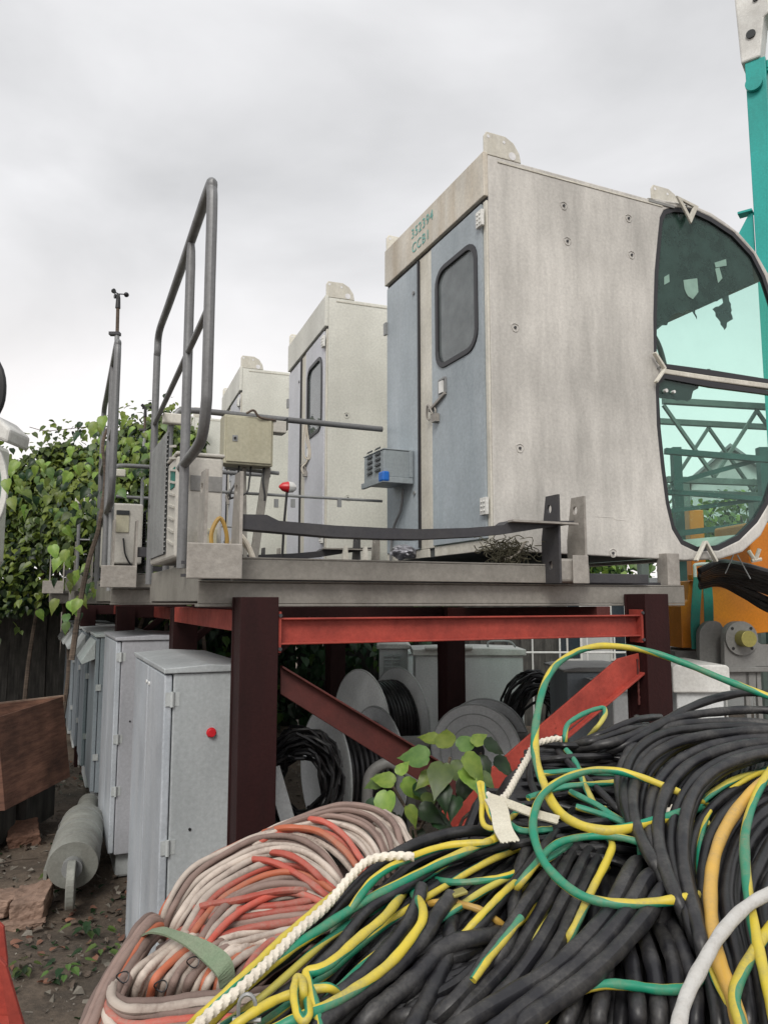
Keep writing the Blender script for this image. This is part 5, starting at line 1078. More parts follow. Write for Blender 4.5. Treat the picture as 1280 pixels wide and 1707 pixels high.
# rubble
rg=random.Random(5)
def chunk(name,u,v,sx_,sy_,sz_,mat,label,cat,group=None,seed=0,rz=0,tilt=0):
    p=atz(u,v,0);g_=random.Random(seed);m=MB();m.box(-sx_/2,sx_/2,-sy_/2,sy_/2,0,sz_)
    m.v=[(x*(1+g_.uniform(-.18,.12)),y*(1+g_.uniform(-.18,.12)),z*(1+g_.uniform(-.2,.1))) for x,y,z in m.v]
    o=m.build(name,mat,None,bevel=.006);sb_=o.modifiers.new('s','SUBSURF');sb_.subdivision_type='SIMPLE';sb_.levels=4;sb_.render_levels=4;tx=bpy.data.textures.get('crumble') or bpy.data.textures.new('crumble','CLOUDS');tx.noise_scale=.05;tx.noise_depth=4;dp=o.modifiers.new('d','DISPLACE');dp.texture=tx;dp.strength=.035;dp.mid_level=.5;dp.texture_coords='GLOBAL';o.location=(p.x,p.y,gh(p.x,p.y)+.0);o.rotation_euler=(tilt,0,rz);return tag(o,label,cat,group)
chunk('timber_offcut',55,1520,.17,.28,.14,M['timber'],'pinkish broken timber block lying left of the foil wrapped cylinder','timber',seed=1,rz=.2,tilt=.15)
chunk('timber_offcut',8,1512,.22,.2,.10,M['timber'],'cracked timber block cut by the left edge above the red beam','timber',seed=2,rz=-.3)
chunk('broken_brick',40,1395,.22,.22,.12,M['brick'],'dull red brown brick lump below the plywood crate','brick',seed=3,rz=.5,tilt=.3)
chunk('timber_offcut',25,1540,.3,.06,.04,M['timber'],'thin split timber slat lying in front of the pink block','timber',seed=4,rz=.2)
gr=MB();fs=[(0,1,2),(0,2,3),(0,3,1),(1,3,2)]
for i in range(7000):
    x=rg.uniform(-5,.1);y=rg.uniform(2.6,9);s_=rg.choice((.004,.005,.006,.008,.011,.015,.03));c=Vector((x,y,gh(x,y)+s_*.2))
    vs=[c+rv(rg).normalized()*s_ for _ in range(4)];gr.add(vs,fs)
gr.build('gravel',M['stone'],None,kind='stuff',label='scattered stones and crumbs over the dirt')
lt=MB()
for i in range(5200):
    x=rg.uniform(-5,.3);y=rg.uniform(2.6,8.5)
    if mnoise.noise(Vector((x*1.6,y*1.6,7)))<-.02: continue
    c=Vector((x,y,gh(x,y)+.012));v_,f_=leafgeo(c,Vector((rg.uniform(-.5,.5),rg.uniform(-.5,.5),1)),Vector((rg.uniform(-1,1),rg.uniform(-1,1),0)),rg.uniform(.02,.055),.5);lt.add(v_,f_,rg.choice((0,0,1,2)))
lt.build('leaf_litter',[M['bark'],M['leaf3'],M['plywood']],None,kind='stuff',label='dead leaves and chips scattered on the dirt')
tw=MB()
for i in range(70):
    x=rg.uniform(-3.5,-.6);y=rg.uniform(2.8,6.5);a_=rg.uniform(0,3.1);L_=rg.uniform(.08,.35);z=gh(x,y)+.015
    tw.tube(crom([(x,y,z),(x+L_*.5*math.cos(a_),y+L_*.5*math.sin(a_),z+.02),(x+L_*math.cos(a_+.2),y+L_*math.sin(a_+.2),z)],3),.004,5)
tw.build('twigs',M['bark'],None,kind='stuff',label='dry twigs strewn on the dirt')
for n_,(u,v) in enumerate(((110,1630),(165,1600),(40,1630),(95,1470),(150,1560))):
    p=atz(u,v,0);wd=empty('ground_weed',(p.x,p.y,0),0,['small dark weed nearest the reddish coil','weed sprig above the reddish coil edge','weed low beside the red beam','weed at the foot of the foil wrapped cylinder','weed between cylinder and nearest cabinet'][n_],'weed','weeds on the dirt');wd['_org']=(p.x,p.y,0)
    mm=MB()
    for i in range(14):
        a_=rg.uniform(0,6.3);r_=rg.uniform(.0,.1);v_,f_=leafgeo(Vector((p.x+r_*math.cos(a_),p.y+r_*math.sin(a_),.03+rg.uniform(0,.05))),Vector((.3*math.cos(a_),.3*math.sin(a_),1)),Vector((math.cos(a_),math.sin(a_),0)),rg.uniform(.03,.06),.2);mm.add(v_,f_,rg.choice((0,1)))
    mm.build('leaf_cluster',[M['leaf3'],M['leaf1']],wd,kind='stuff')
# red beam at lower left corner
rbm=empty('red_beam',(-1.35,2.2,0),0,'bright red painted steel angle standing at the lower left corner','steel beam');rbm['_org']=(0,0,0);rbm['_org']=(-1.35,2.2,0)
m=MB();P1=[atY(u,v,2.35) for u,v in ((-60,1480),(6,1545),(12,1600),(14,1720),(-60,1720))];m.prism(P1,(0,.01,0));m.build('web',M['red'],rbm,bevel=.002)
m=MB();P1=[atY(u,v,2.2) for u,v in ((-4,1595),(10,1610),(42,1720),(18,1720))];m.prism(P1,(0,.012,0));m.build('flange',M['korange'] and M['red'],rbm,bevel=.002)
p=atY(-30,1720,2.3);m=MB();m.box(p.x-.08,p.x+.08,2.215,2.345,0,p.z+.02);m.build('foot',M['red'],rbm)
# ================================================================ CABLES IN THE FOREGROUND
def surfR(u,v,l=0):      # the reddish coil's top plane
    d=ray(u,v);k=(.987+.317*(0-1.4)+l-EYE)/(d[2]-.317*d[1]);return Vector((d[0]*k,d[1]*k,EYE+d[2]*k))
def surfB(u,v,l=0):      # the black heap's top plane
    d=ray(u,v);k=(1.089+.311*(0-1.2)+l-EYE)/(d[2]-.311*d[1]);return Vector((d[0]*k,d[1]*k,EYE+d[2]*k))
rgc=random.Random(17)
def interp(path,n):
    P=[Vector((p[0],p[1],p[2] if len(p)>2 else 0)) for p in path];c=crom(P,8)
    L_=[0]
    for a,b in zip(c[:-1],c[1:]):L_.append(L_[-1]+(b-a).length)
    o=[];j=0
    for i in range(n):
        t=L_[-1]*i/(n-1)
        while j<len(L_)-2 and L_[j+1]<t:j+=1
        f=(t-L_[j])/max(L_[j+1]-L_[j],1e-9);o.append(c[j].lerp(c[j+1],min(max(f,0),1)))
    return o
def strand(path,r,mat,parent,surf,lift=0,name='cable',jit=0,n=None,seg=7,sides=10,lobes=0,twist=0,flat=1,dive=None):
    if dive is None: dive=(name=='cable')
    n=n or max(8,len(path)*2)
    q=interp(path,n) if len(path)>2 or jit else [Vector((*p,0)) if len(p)<3 else Vector(p) for p in path]
    ph=[rgc.uniform(0,6.3) for _ in range(4)]
    if dive and len(q)>4:
        q=[p.copy() for p in q];q[0].z-=.05;q[1].z-=.018;q[-1].z-=.05;q[-2].z-=.018
    pts=[]
    for i,p in enumerate(q):
        a=i/max(n-1,1)
        ju=jit*(math.sin(a*7+ph[0])+.5*math.sin(a*15+ph[1]));jv=jit*(math.sin(a*6+ph[2])+.5*math.sin(a*13+ph[3]))
        pts.append(surf(p[0]+ju,p[1]+jv,lift+p[2]+.003*math.sin(a*9+ph[0])))
    cp=crom(pts,4 if n>14 else 6)
    rr=r if lobes else [r*(1+.05*math.sin(k*.37+ph[1])+.035*math.sin(k*.9+ph[2])) for k in range(len(cp))]
    m=MB();m.tube(cp,rr,sides,lobes,twist,flat=flat)
    m.build(name,mat,parent);return pts
def family(pa,pb,n,r,mats,wts,parent,surf,lift=(0,.03),jit=3,name='cable',levels=1):
    K=max(len(pa),len(pb))*2;A_=interp(pa,K);B_=interp(pb,K)
    for lv in range(levels):
        l0=lift[0]+(lift[1]-lift[0])*((lv+.5)/levels)
        for i in range(n):
            f=min(max((i+(.5 if lv%2 else 0)+rgc.uniform(-.22,.22))/max(n-1,1),0),1)
            path=[tuple(a.lerp(b,f)) for a,b in zip(A_,B_)]
            strand(path,r*rgc.uniform(.86,1.1),rgc.choices(mats,wts)[0],parent,surf,l0+(r*.45 if i%2 else -r*.45)+rgc.uniform(-.002,.002),name,jit,n=K)
def mound(name,surf,poly,mat,parent,depth,n=30):
    pass
RC=empty('cable_coil',(-.45,1.8,0),0,'large coil of muddy beige and red welding cables tied with a green strap','cable coil');RC['_org']=(-.45,1.8,0)
be,br,rd,orr=M['kbeige'],M['kbrown'],M['kred'],M['korange'];MX=[be,br,rd,orr];WX=(5,5,.9,.5);r0=.0074
A1=[(268,1545),(280,1510),(320,1452),(380,1415),(434,1390),(488,1388),(531,1412),(562,1450),(580,1490)];A2=[(330,1600),(360,1560),(400,1520),(440,1500),(480,1492),(510,1495),(540,1505),(560,1515),(575,1525)]
family(A1,A2,12,r0,MX,WX,RC,surfR,(-.01,.035),2,levels=3)
B1=[(420,1400),(470,1375),(530,1352),(580,1343),(630,1352),(657,1378),(667,1415),(668,1445)];B2=[(400,1425),(450,1400),(500,1395),(540,1408),(570,1430),(590,1455),(598,1475),(600,1490)]
family(B1,B2,7,r0,MX,WX,RC,surfR,(-.01,.03),1.5,levels=3)
family([(640,1356),(668,1372),(684,1400),(690,1430)],[(600,1370),(630,1385),(648,1415),(655,1450)],6,r0,MX,WX,RC,surfR,(0,.02),2)
strand([(440,1388),(477,1380),(531,1386),(574,1418),(597,1450),(605,1470)],r0*1.05,orr,RC,surfR,.045)
strand([(500,1364),(540,1370),(575,1395),(600,1430),(618,1455)],r0,rd,RC,surfR,.042)
strand([(300,1522),(350,1508),(400,1500),(450,1488),(500,1484),(545,1492)],r0,rd,RC,surfR,.036)
strand([(400,1432),(450,1436),(500,1460),(540,1490),(565,1515)],r0,rd,RC,surfR,.040)
strand([(430,1420),(480,1425),(520,1450),(555,1490)],r0,rd,RC,surfR,.048)
D1=[(590,1470),(520,1490),(440,1500),(360,1510),(300,1535),(270,1560)];D2=[(560,1545),(500,1560),(440,1570),(400,1580),(370,1590),(345,1600)]
family(D1,D2,10,r0,MX,WX,RC,surfR,(-.01,.028),2,levels=2)
E1=[(330,1540),(290,1565),(245,1600),(212,1630),(200,1665)];E2=[(450,1575),(425,1585),(395,1600),(372,1628),(360,1668)]
family(E1,E2,12,r0*1.05,[be,br,orr],(8,3,1),RC,surfR,(0,.032),1.5,levels=2)
F1=[(215,1622),(188,1636),(192,1665),(250,1670),(330,1662),(400,1658),(450,1650)];F2=[(190,1660),(176,1700),(210,1740),(290,1735),(370,1730),(450,1725),(500,1715)]
family(F1,F2,7,r0*1.05,[br,be,rd],(5,4,1.6),RC,surfR,(.03,.045),1.5)
G1=[(275,1540),(248,1526),(222,1560),(180,1625),(152,1680),(128,1740),(105,1800)];G2=[(290,1560),(262,1560),(232,1600),(205,1650),(182,1700),(165,1750),(150,1800)]
family(G1,G2,5,r0*1.1,[br,be,orr],(6,2,1),RC,surfR,(0,.03),1.5,levels=2)
H1=[(560,1530),(500,1537),(452,1553),(416,1590),(390,1640),(375,1680)];H2=[(520,1580),(490,1590),(460,1610),(430,1640),(410,1670),(395,1700)]
family(H1,H2,7,r0*1.05,[rd,orr,br],(1.5,1.5,6),RC,surfR,(0,.02),2,levels=2)
family([(300,1480),(380,1440),(460,1420),(520,1440)],[(230,1700),(330,1650),(430,1620),(520,1600)],18,r0,[br,be],(5,2),RC,surfR,(-.05,-.02),4,levels=2)
family([(200,1640),(160,1720),(140,1800)],[(480,1650),(450,1740),(430,1800)],20,r0*1.1,[br,be],(4,3),RC,surfR,(-.03,.0),4)
# core of deeper loops (one continuous packed body under the visible strands)
def core(parent,surf,corners,depth,mat,nu=26,nv=26,seed=0):
    P=[surf(*c,-.035) for c in corners];m=MB();V=[]
    for j in range(nv+1):
        for i in range(nu+1):
            a=i/nu;b=j/nv;q=P[0].lerp(P[1],a).lerp(P[3].lerp(P[2],a),b);e_=min(a,1-a,b,1-b)
            drop=0 if e_>.12 else (1-e_/.12)**2
            V.append((q.x,q.y,q.z-.02*mnoise.noise(q*14)-drop*.12))
    F_=[(j*(nu+1)+i,j*(nu+1)+i+1,(j+1)*(nu+1)+i+1,(j+1)*(nu+1)+i) for j in range(nv) for i in range(nu)]
    m.add(V,F_)
    ed=[i for i in range(nu+1)]+[j*(nu+1)+nu for j in range(1,nv+1)]+[nv*(nu+1)+i for i in range(nu-1,-1,-1)]+[j*(nu+1) for j in range(nv-1,0,-1)]
    b0=len(m.v)
    for k in ed: m.v.append((V[k][0]*1.02,V[k][1]*1.01,0))
    for i in range(len(ed)): j=(i+1)%len(ed);m.f.append((ed[i],ed[j],b0+j,b0+i));m.mi.append(0)
    m.build('packed_core',mat,parent,smooth=True,kind='stuff')
    # side loops so the flanks read as cable too
    cx=sum(V[k][0] for k in ed)/len(ed);cy=sum(V[k][1] for k in ed)/len(ed)
    for i in range(64):
        z=rgc.uniform(.02,1.0);m=MB();q=[];ex=.012+.02*rgc.random()+.05*(1-z)
        for k in list(range(0,len(ed),2))+[0]:
            e_=V[ed[k]];d=Vector((e_[0]-cx,e_[1]-cy));d.normalize();w_=ex+.01*math.sin(k*.4+i)
            q.append((e_[0]*(1+.02*(1-z))+d.x*w_,e_[1]*(1+.01*(1-z))+d.y*w_,e_[2]*z+.03*math.sin(k*.2+i*2)))
        m.tube(q,.013,6);m.build('cable',mat,parent)
core(RC,surfR,[(190,1760),(520,1760),(610,1400),(330,1460)],0,M['kbrown'])
# green strap round the coil
gs=[(238,1556),(262,1549),(290,1556),(322,1570),(352,1590),(374,1612),(380,1640)]
pts=[surfR(u,v,.062-.05*(i in(0,))-.03*(i==6)) for i,(u,v) in enumerate(gs)];cu_=crom(pts,6);m=MB()
for i,(q0,q1) in enumerate(zip(cu_[:-1],cu_[1:])):
    def off(k): 
        d=(cu_[min(k+1,len(cu_)-1)]-cu_[max(k-1,0)]).normalized();t_=k/len(cu_);w=d.cross(Vector((0,-.5,1))).normalized();return w*.014+Vector((0,0,.006*math.sin(t_*6)))
    o0,o1=off(i),off(i+1);nz=Vector((0,-.001,.004))
    m.add([q0-o0,q0+o0,q1+o1,q1-o1,q0-o0-nz,q0+o0-nz,q1+o1-nz,q1-o1-nz],[(0,1,2,3),(7,6,5,4),(0,3,7,4),(1,5,6,2)])
o=m.build('webbing_strap',M['sling'],None,org=tuple(pts[0]));o.location=pts[0];tag(o,'faded green webbing strap wrapped over the reddish cable coil','strap')
for (u,v) in ((205,1625),(268,1640),(322,1600)):
    p=surfR(u,v,.05);m=MB();m.tube([p+Vector((.011*math.cos(a_),.004*math.sin(2*a_),.009*math.sin(a_)-.004)) for a_ in [i*.5 for i in range(14)]],.0013,5);o=m.build('tie_wire',M['black'],None,org=tuple(p));o.location=p;tag(o,{205:'thin wire tie at the left end of the reddish coil',268:'thin wire tie in the middle of the reddish coil',322:'thin wire tie close beside the green strap'}[u],'wire tie','wire ties on the reddish coil')
# ---- black heap
BH=empty('cable_heap',(.55,1.7,0),0,'big tangled heap of thick black rubber cables filling the lower right','cable heap');BH['_org']=(.55,1.7,0)
kb,kg=M['kblack'],M['kgrey'];KM=[kb,kg];rB=.0120
core(BH,surfB,[(470,1790),(1400,1790),(1420,1210),(820,1260)],0,M['kblack'],36,26)
# deep filler strands
family([(420,1720),(560,1570),(700,1440),(840,1400)],[(760,1780),(860,1620),(920,1500),(960,1430)],14,rB*.85,KM,(3,2),BH,surfB,(-.055,.012),5,levels=3)
family([(560,1600),(640,1540),(720,1500),(800,1490)],[(640,1720),(720,1660),(800,1610),(860,1590)],8,rB*.8,KM,(3,2),BH,surfB,(-.01,.02),6,levels=2)
family([(880,1255),(960,1248),(1040,1245),(1130,1240)],[(820,1420),(920,1420),(1000,1430),(1100,1450)],12,rB*.7,KM,(3,2),BH,surfB,(-.045,.008),5,levels=3)
family([(760,1790),(850,1640),(930,1500),(975,1410)],[(1120,1790),(1110,1660),(1080,1560),(1030,1480)],13,rB*.95,KM,(3,2),BH,surfB,(-.06,.0),6,levels=3)
family([(1060,1200),(1050,1330),(1090,1450),(1120,1560)],[(1400,1260),(1330,1400),(1330,1560),(1340,1760)],15,rB*.95,KM,(3,1),BH,surfB,(-.07,-.0),6,levels=3)
# left diagonals
strand([(850,1378),(822,1384),(757,1388),(685,1411),(631,1444),(581,1494),(534,1544),(480,1590),(400,1650),(330,1720)],rB*.95,kb,BH,surfB,.03)
strand([(900,1395),(840,1408),(739,1437),(685,1472),(614,1516),(574,1566),(534,1609),(470,1660)],rB*.8,kg,BH,surfB,.03)
strand([(830,1440),(740,1470),(650,1530),(560,1590),(470,1660),(400,1720)],rB*.9,kb,BH,surfB,.005)
strand([(703,1478),(689,1523),(653,1573),(596,1634),(552,1670),(480,1730)],rB*1.0,kg,BH,surfB,.035,dive=False)
strand([(752,1494),(725,1530),(703,1565),(650,1618),(581,1668),(520,1720)],rB*1.1,kg,BH,surfB,.045,dive=False)
strand([(850,1555),(800,1562),(740,1580),(690,1630),(620,1690),(580,1740)],rB*1.15,kg,BH,surfB,.03)
strand([(760,1500),(752,1540),(745,1590),(720,1650),(690,1707),(670,1760)],rB*1.1,kg,BH,surfB,.02)
strand([(960,1345),(900,1420),(850,1480),(790,1550),(730,1575)],rB*.8,kb,BH,surfB,.035)
strand([(890,1390),(868,1440),(858,1490),(850,1560),(800,1640)],rB*.95,kg,BH,surfB,.03)
for i in range(7):
    strand([(880+rgc.uniform(-20,20),1560+i*14),(800,1580+i*16),(700,1610+i*18),(600,1650+i*16)],rB*.9,rgc.choice(KM),BH,surfB,rgc.uniform(-.01,.01),jit=5)
# central diagonal bundle
for k,P_ in enumerate(([(720,1740),(760,1695),(853,1596),(922,1480),(958,1413),(975,1398)],[(750,1750),(800,1700),(882,1600),(943,1494),(985,1411),(1000,1400)],[(790,1750),(833,1700),(915,1600),(963,1502),(1000,1425),(1015,1410)],[(700,1720),(770,1655),(840,1560),(900,1470),(940,1420)])):
    strand(P_,rB*1.0,kg,BH,surfB,.02+.004*k)
for k,P_ in enumerate(([(730,1740),(784,1700),(922,1616),(1004,1535),(1045,1462),(1060,1440),(1075,1437),(1090,1450)],[(790,1745),(841,1706),(963,1612),(1030,1540),(1077,1466),(1090,1452),(1097,1462),(1090,1490)],[(830,1740),(874,1706),(987,1624),(1065,1542),(1106,1480),(1113,1466),(1108,1500),(1100,1540)])):
    strand(P_,rB*1.2,kg,BH,surfB,.055+.004*k)
for k,P_ in enumerate(([(1105,1500),(1138,1584),(1158,1649),(1156,1740)],[(1085,1520),(1118,1592),(1128,1660),(1128,1740)],[(1060,1530),(1085,1600),(1097,1670),(1098,1740)],[(1040,1550),(1055,1624),(1062,1680),(1062,1740)],[(1020,1570),(1006,1640),(998,1690),(992,1740)],[(975,1600),(960,1650),(945,1700),(930,1740)])):
    strand(P_,rB*1.05,kg,BH,surfB,.03)
# the upright coil at the right
CRt=empty('cable_coil',(1.1,1.75,0),0,'thick black cable coil arching over the heap at the right edge','cable coil');CRt['_org']=(1.1,1.75,0)
f3=[(1420,1230),(1280,1207),(1183,1203),(1111,1208),(1060,1229),(1035,1262),(1027,1305),(1035,1345),(1060,1390),(1105,1440)]
f6=[(1420,1330),(1330,1262),(1270,1262),(1215,1280),(1175,1310),(1152,1350),(1142,1410),(1150,1480),(1172,1560),(1185,1640)]
family(f3,f6,7,rB*.98,KM,(4,1),CRt,surfB,(.03,.085),1.5,levels=2)
for k,P_ in enumerate(([(1420,1180),(1280,1157),(1225,1157),(1162,1174),(1107,1203),(1052,1237),(990,1262)],[(1420,1200),(1280,1184),(1204,1186),(1132,1196),(1080,1215),(1020,1238),(940,1250)],[(1100,1195),(1060,1200),(1010,1220),(960,1240)],[(1090,1210),(1050,1215),(1000,1232),(940,1245)])):
    strand(P_,rB*(.95 if k<2 else .75),KM[k%2],CRt,surfB,.05)
e1=[(1260,1290),(1200,1325),(1160,1370),(1144,1420),(1148,1500),(1170,1584),(1190,1680),(1195,1760)];e8=[(1420,1350),(1340,1390),(1300,1440),(1275,1500),(1280,1570),(1290,1640),(1300,1700),(1300,1760)]
family(e1,e8,8,rB*1.02,KM,(4,1),CRt,surfB,(.0,.06),2,levels=2)
# fine detail strands in the back of the heap
for k,P_ in enumerate(([(926,1229),(930,1250),(951,1275),(993,1313),(1035,1355),(1050,1375)],[(888,1254),(883,1296),(900,1334),(930,1360),(990,1380)],[(880,1270),(960,1262),(1040,1260)],[(890,1240),(960,1243),(1045,1240)],[(860,1400),(930,1380),(1000,1370),(1060,1372)],[(830,1415),(900,1400),(960,1395)])):
    strand(P_,rB*.7,kb,BH,surfB,.03)
for k in range(4):
    x0=930-rgc.uniform(0,120);y0=1388+k*17;dx=rgc.uniform(-15,15)
    strand([(x0,y0),(x0-90,y0+35+dx),(x0-200,y0+105+dx),(x0-300,y0+185-dx),(x0-400,y0+260),(x0-480,y0+320)],.0062,M['kyg'] if k%3 else M['kyg2'],BH,surfB,.018+.003*k,name='thin_wire',dive=True,n=16,jit=2)
for k in range(5):
    x0=rgc.uniform(900,1080);y0=rgc.uniform(1420,1470);L_=rgc.uniform(180,280);sl=rgc.uniform(.9,1.3)
    strand([(x0,y0),(x0-L_*.3,y0+L_*.3*sl+rgc.uniform(-8,8)),(x0-L_*.65,y0+L_*.7*sl+rgc.uniform(-8,8)),(x0-L_,y0+L_*sl)],.0056,M['kyg2'] if k%2 else M['kyg'],BH,surfB,rgc.uniform(.0,.015),name='thin_wire',dive=True,n=12)
for k in range(7):
    x0=rgc.uniform(1080,1230);y0=rgc.uniform(1230,1300)
    strand([(x0+90,y0-20),(x0+20,y0+5),(x0-40,y0+55),(x0-60,y0+130),(x0-55,y0+220)],.0056,M['kyg2'] if k%3 else M['kyg'],CRt,surfB,rgc.uniform(.03,.05),name='thin_wire',dive=True,n=12)
# cable end lug
p=surfB(758,1487,.05);q=surfB(776,1484,.052);m=MB();m.bar(surfB(752,1492,.05),q,.022,.006);lg=m.build('cable_lug',M['brass'],BH,bevel=.002)
# dull green/yellow wires woven in the heap
for k,P_ in enumerate(([(900,1290),(960,1285),(1020,1290),(1080,1282)],[(880,1330),(940,1312),(1010,1306),(1040,1302)],[(1130,1275),(1180,1258),(1240,1240)],[(943,1250),(959,1271),(976,1313),(993,1343),(1010,1350)],[(950,1320),(1000,1345),(1040,1370),(1110,1376),(1180,1372)],[(1080,1215),(1110,1228),(1180,1226)],[(845,1370),(870,1385),(920,1382)],[(900,1440),(930,1420),(950,1405)],[(1165,1380),(1150,1420),(1140,1440)],[(960,1345),(1010,1360),(1090,1390),(1160,1395)])):
    strand(P_,.0068,M['kyg2'],BH,surfB,.035,name='thin_wire')
WG='loose yellow and green earth wires on the black heap'
def wire(label,P_,r_,mat,lift,sf=surfB,name='earth_wire',cat='wire',group=WG,dive=True,**kw):
    r_*=.9;P_=[(*q,0)[:3] for q in P_]
    if dive:
        def ext(a,b):
            d=Vector((a[0]-b[0],a[1]-b[1]));d=d/max(d.length,1)*32;return (a[0]+d.x,a[1]+d.y,a[2]-.10)
        e0,e1=ext(P_[0],P_[1]),ext(P_[-1],P_[-2])
        P_[0]=(*P_[0][:2],P_[0][2]-.025);P_[-1]=(*P_[-1][:2],P_[-1][2]-.025);P_=[e0]+P_+[e1]
    p=sf(P_[0][0],P_[0][1],lift);e_=empty(name,p,0,label,cat,group);e_['_org']=tuple(p);strand(P_,r_,mat,e_,sf,lift,name='sheathed_core' if cat=='wire' else 'strands',sides=12,**kw)
    return e_
Y_=M['kyg'];rw=.0092
wire('earth wire rising in the tallest loop, high above the heap across the right post',[(1420,1215),(1280,1161,.02),(1204,1132,.04),(1141,1106,.06),(1078,1085,.08),(1018,1077,.09),(976,1081,.09),(934,1102,.08),(909,1136,.06),(896,1187,.05),(891,1229,.04),(894,1271,.03),(909,1313,.02),(926,1347,.01),(959,1372,.01),(1014,1385,.01),(1077,1372,.01),(1137,1355),(1160,1348)],.0105,Y_,.06)
wire('earth wire in the big open loop at the centre of the heap',[(1160,1333),(1069,1296,.01),(1014,1284,.015),(968,1288,.02),(921,1309,.02),(896,1338,.02),(888,1381,.015),(902,1429,.01),(931,1466),(971,1494),(1024,1506),(1085,1505),(1146,1496),(1165,1492)],.0088,Y_,.075)
wire('earth wire arching below the big loop towards the right coil',[(860,1480),(878,1458),(906,1425),(931,1405),(975,1395),(1028,1395),(1085,1413),(1134,1450),(1150,1470)],.0078,Y_,.062)
wire('long earth wire running down left beside the white rope',[(829,1372),(832,1392),(800,1408),(721,1444),(667,1472),(603,1505),(542,1544),(488,1580),(434,1623),(380,1674),(310,1740)],.0085,Y_,.045)
wire('greener earth wire just above the long one, over the black cable',[(822,1395),(811,1404),(739,1411),(667,1437),(624,1465),(595,1501),(575,1530)],.0078,Y_,.052)
wire('pair wire left of the white rope at the edge of the reddish coil',[(560,1490),(542,1505),(488,1551),(445,1591),(410,1625),(380,1653),(330,1700)],.0085,Y_,.05)
wire('earth wire bending sharply down at lower centre',[(664,1500),(639,1530),(596,1566),(552,1605),(524,1619),(511,1622),(516,1645),(528,1690),(538,1760)],.0085,Y_,.06)
wire('teal looking earth wire curving down from the two cable ends',[(695,1500),(707,1523),(689,1559),(646,1609),(581,1656),(535,1681),(480,1705),(430,1730)],.0085,Y_,.062)
wire('small upright oval of earth wire at lower left centre',[(506,1668),(506,1650),(503,1632),(495,1630),(490,1659),(497,1692),(508,1702),(515,1690),(512,1660)],.0068,Y_,.072)
wire('earth wire with a flat arch lower left, ending under the bent one',[(567,1659),(552,1647),(524,1649),(470,1663),(416,1692),(380,1720)],.0078,Y_,.055)
wire('short straight earth wire left of the central bundle',[(868,1462),(840,1487),(811,1516),(768,1562)],.0068,Y_,.05)
wire('short yellow wire end pointing down left of the central bundle',[(868,1530),(840,1566),(811,1602),(788,1634)],.0070,Y_,.05,dive=False)
wire('yellow wire running flat between the two cable ends',[(705,1512),(725,1505),(757,1505),(804,1519),(842,1546)],.0068,M['kyellow'],.028)
wire('yellow wire crossing behind the cable ends towards the heap',[(721,1465),(757,1471),(811,1467),(860,1455),(910,1430)],.0066,Y_,.03)
wire('earth wire hooked over the top of the central bundle',[(1012,1396),(1021,1403),(1012,1433),(987,1482),(963,1535),(945,1570)],.0080,Y_,.052)
wire('flat arch of earth wire at the bottom below the central bundle',[(880,1740),(902,1704),(931,1673),(971,1649),(1012,1641),(1052,1643),(1105,1650),(1150,1645),(1175,1625)],.0080,Y_,.052)
wire('thick amber yellow cable arching down inside the right coil',[(1330,1270),(1275,1300),(1235,1340),(1199,1401),(1184,1470),(1187,1551),(1199,1608),(1219,1657),(1240,1740)],.0125,M['kyellow'],.075)
wire('earth wire falling straight down at the right edge',[(1290,1275),(1262,1320),(1241,1393),(1247,1494),(1264,1584),(1280,1649),(1300,1740)],.0095,Y_,.09)
wire('yellow earth wire hooking at the lower right corner',[(1330,1500),(1280,1551),(1239,1616),(1223,1665),(1237,1715),(1250,1760)],.0095,Y_,.085)
wire('thin earth wire dropping beside the white hose',[(1146,1490),(1152,1520),(1170,1576),(1191,1632),(1215,1677),(1240,1740)],.0060,Y_,.06)
wire('dull hooked wire standing up in front of the red brace',[(941,1240),(942,1222),(947,1206),(976,1188),(1003,1180),(1009,1187),(1002,1203),(990,1218)],.0070,M['kyg2'],.06)
wire('little green wire loop at the knotted rope end',[(850,1364),(835,1378),(812,1380),(803,1365),(803,1338),(797,1308),(803,1304),(808,1330),(818,1360),(830,1375)],.0062,Y_,.06)
wire('coarse white sheathed hose crossing the lower right corner',[(1330,1470),(1280,1490),(1239,1515),(1199,1559),(1166,1616),(1142,1665),(1128,1720),(1120,1760)],.0108,M['hose'],.115,name='white_hose',cat='hose',group=None)
wire('twisted white rope running down between reddish coil and black cables',[(690,1428),(653,1427),(613,1435),(581,1465),(542,1512),(498,1551),(463,1587),(427,1623),(394,1654),(350,1690),(300,1740)],.0082,M['rope'],.062,name='rope',cat='rope',group='white ropes',n=60,lobes=3,twist=420,dive=False)
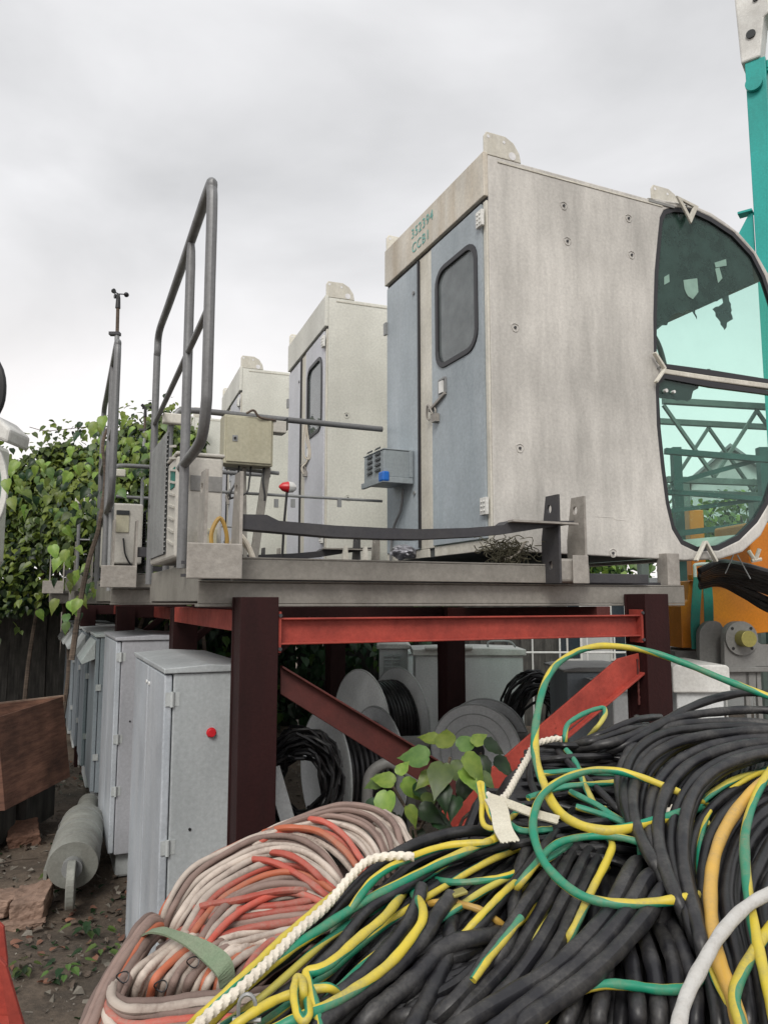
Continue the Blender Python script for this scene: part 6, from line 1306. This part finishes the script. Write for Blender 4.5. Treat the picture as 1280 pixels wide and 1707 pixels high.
wire('short twisted white rope hanging from the heap to the cream tape',[(935,1232),(921,1232),(892,1241),(879,1263),(858,1300),(841,1328),(822,1334),(812,1325)],.0078,M['rope'],.06,name='rope',cat='rope',group='white ropes',n=40,lobes=3,twist=420,dive=False)
wire('piece of white rope showing inside the right coil',[(1090,1362),(1115,1352),(1130,1342),(1150,1335)],.0078,M['rope'],.06,name='rope',cat='rope',group='white ropes',n=20,lobes=3,twist=420,dive=False)
# cream tape
for nm,pp,w_ in (('cream webbing tape end hanging down from the knotted rope',[(822,1330),(832,1350),(838,1380),(850,1402)],.018),('narrow cream tape stretched right from the knotted rope',[(815,1328),(850,1340),(890,1355),(930,1366)],.008)):
    pts=[surfB(u,v,.075) for u,v in pp];cu_=crom(pts,6);m=MB()
    w=(cu_[-1]-cu_[0]).cross(Vector((0,-1,.5))).normalized()*w_
    for q0,q1 in zip(cu_[:-1],cu_[1:]):
        nz=Vector((0,.002,-.003));m.add([q0-w,q0+w,q1+w,q1-w,q0-w+nz,q0+w+nz,q1+w+nz,q1-w+nz],[(0,1,2,3),(7,6,5,4),(0,3,7,4),(1,5,6,2)])
    q1=cu_[-1];d=(cu_[-1]-cu_[-2]).normalized()
    for k in range(5):
        a=q1+w*(-1+.4*k);b=q1+w*(-1+.4*(k+1));m.add([a,b,(a+b)/2+d*w_*.25*(1+.5*math.sin(k*2.3))],[(0,1,2)])
    o=m.build('webbing_tape',M['tape'],None,org=tuple(pts[0]));o.location=pts[0];tag(o,nm,'tape')
# shackle
p=surfB(412,1690,.05);m=MB();m.tube([p+Vector((.012*math.cos(a_),0,.016*math.sin(a_)+.01)) for a_ in [i*math.pi/8 for i in range(9)]],.003,6);m.tube([p+Vector((-.012,0,.01)),p+Vector((-.012,0,-.02))],.003,6);m.tube([p+Vector((.012,0,.01)),p+Vector((.012,0,-.02))],.003,6);m.tube([p+Vector((-.02,0,-.008)),p+Vector((.02,0,-.008))],.004,6)
o=m.build('wire_clip',M['galv'],None,org=tuple(p));o.location=p;tag(o,'small metal wire clip on the earth wire at the bottom','wire clip')
for o in bpy.data.objects:
    for k in ('_org','_used'):
        if k in o: del o[k]
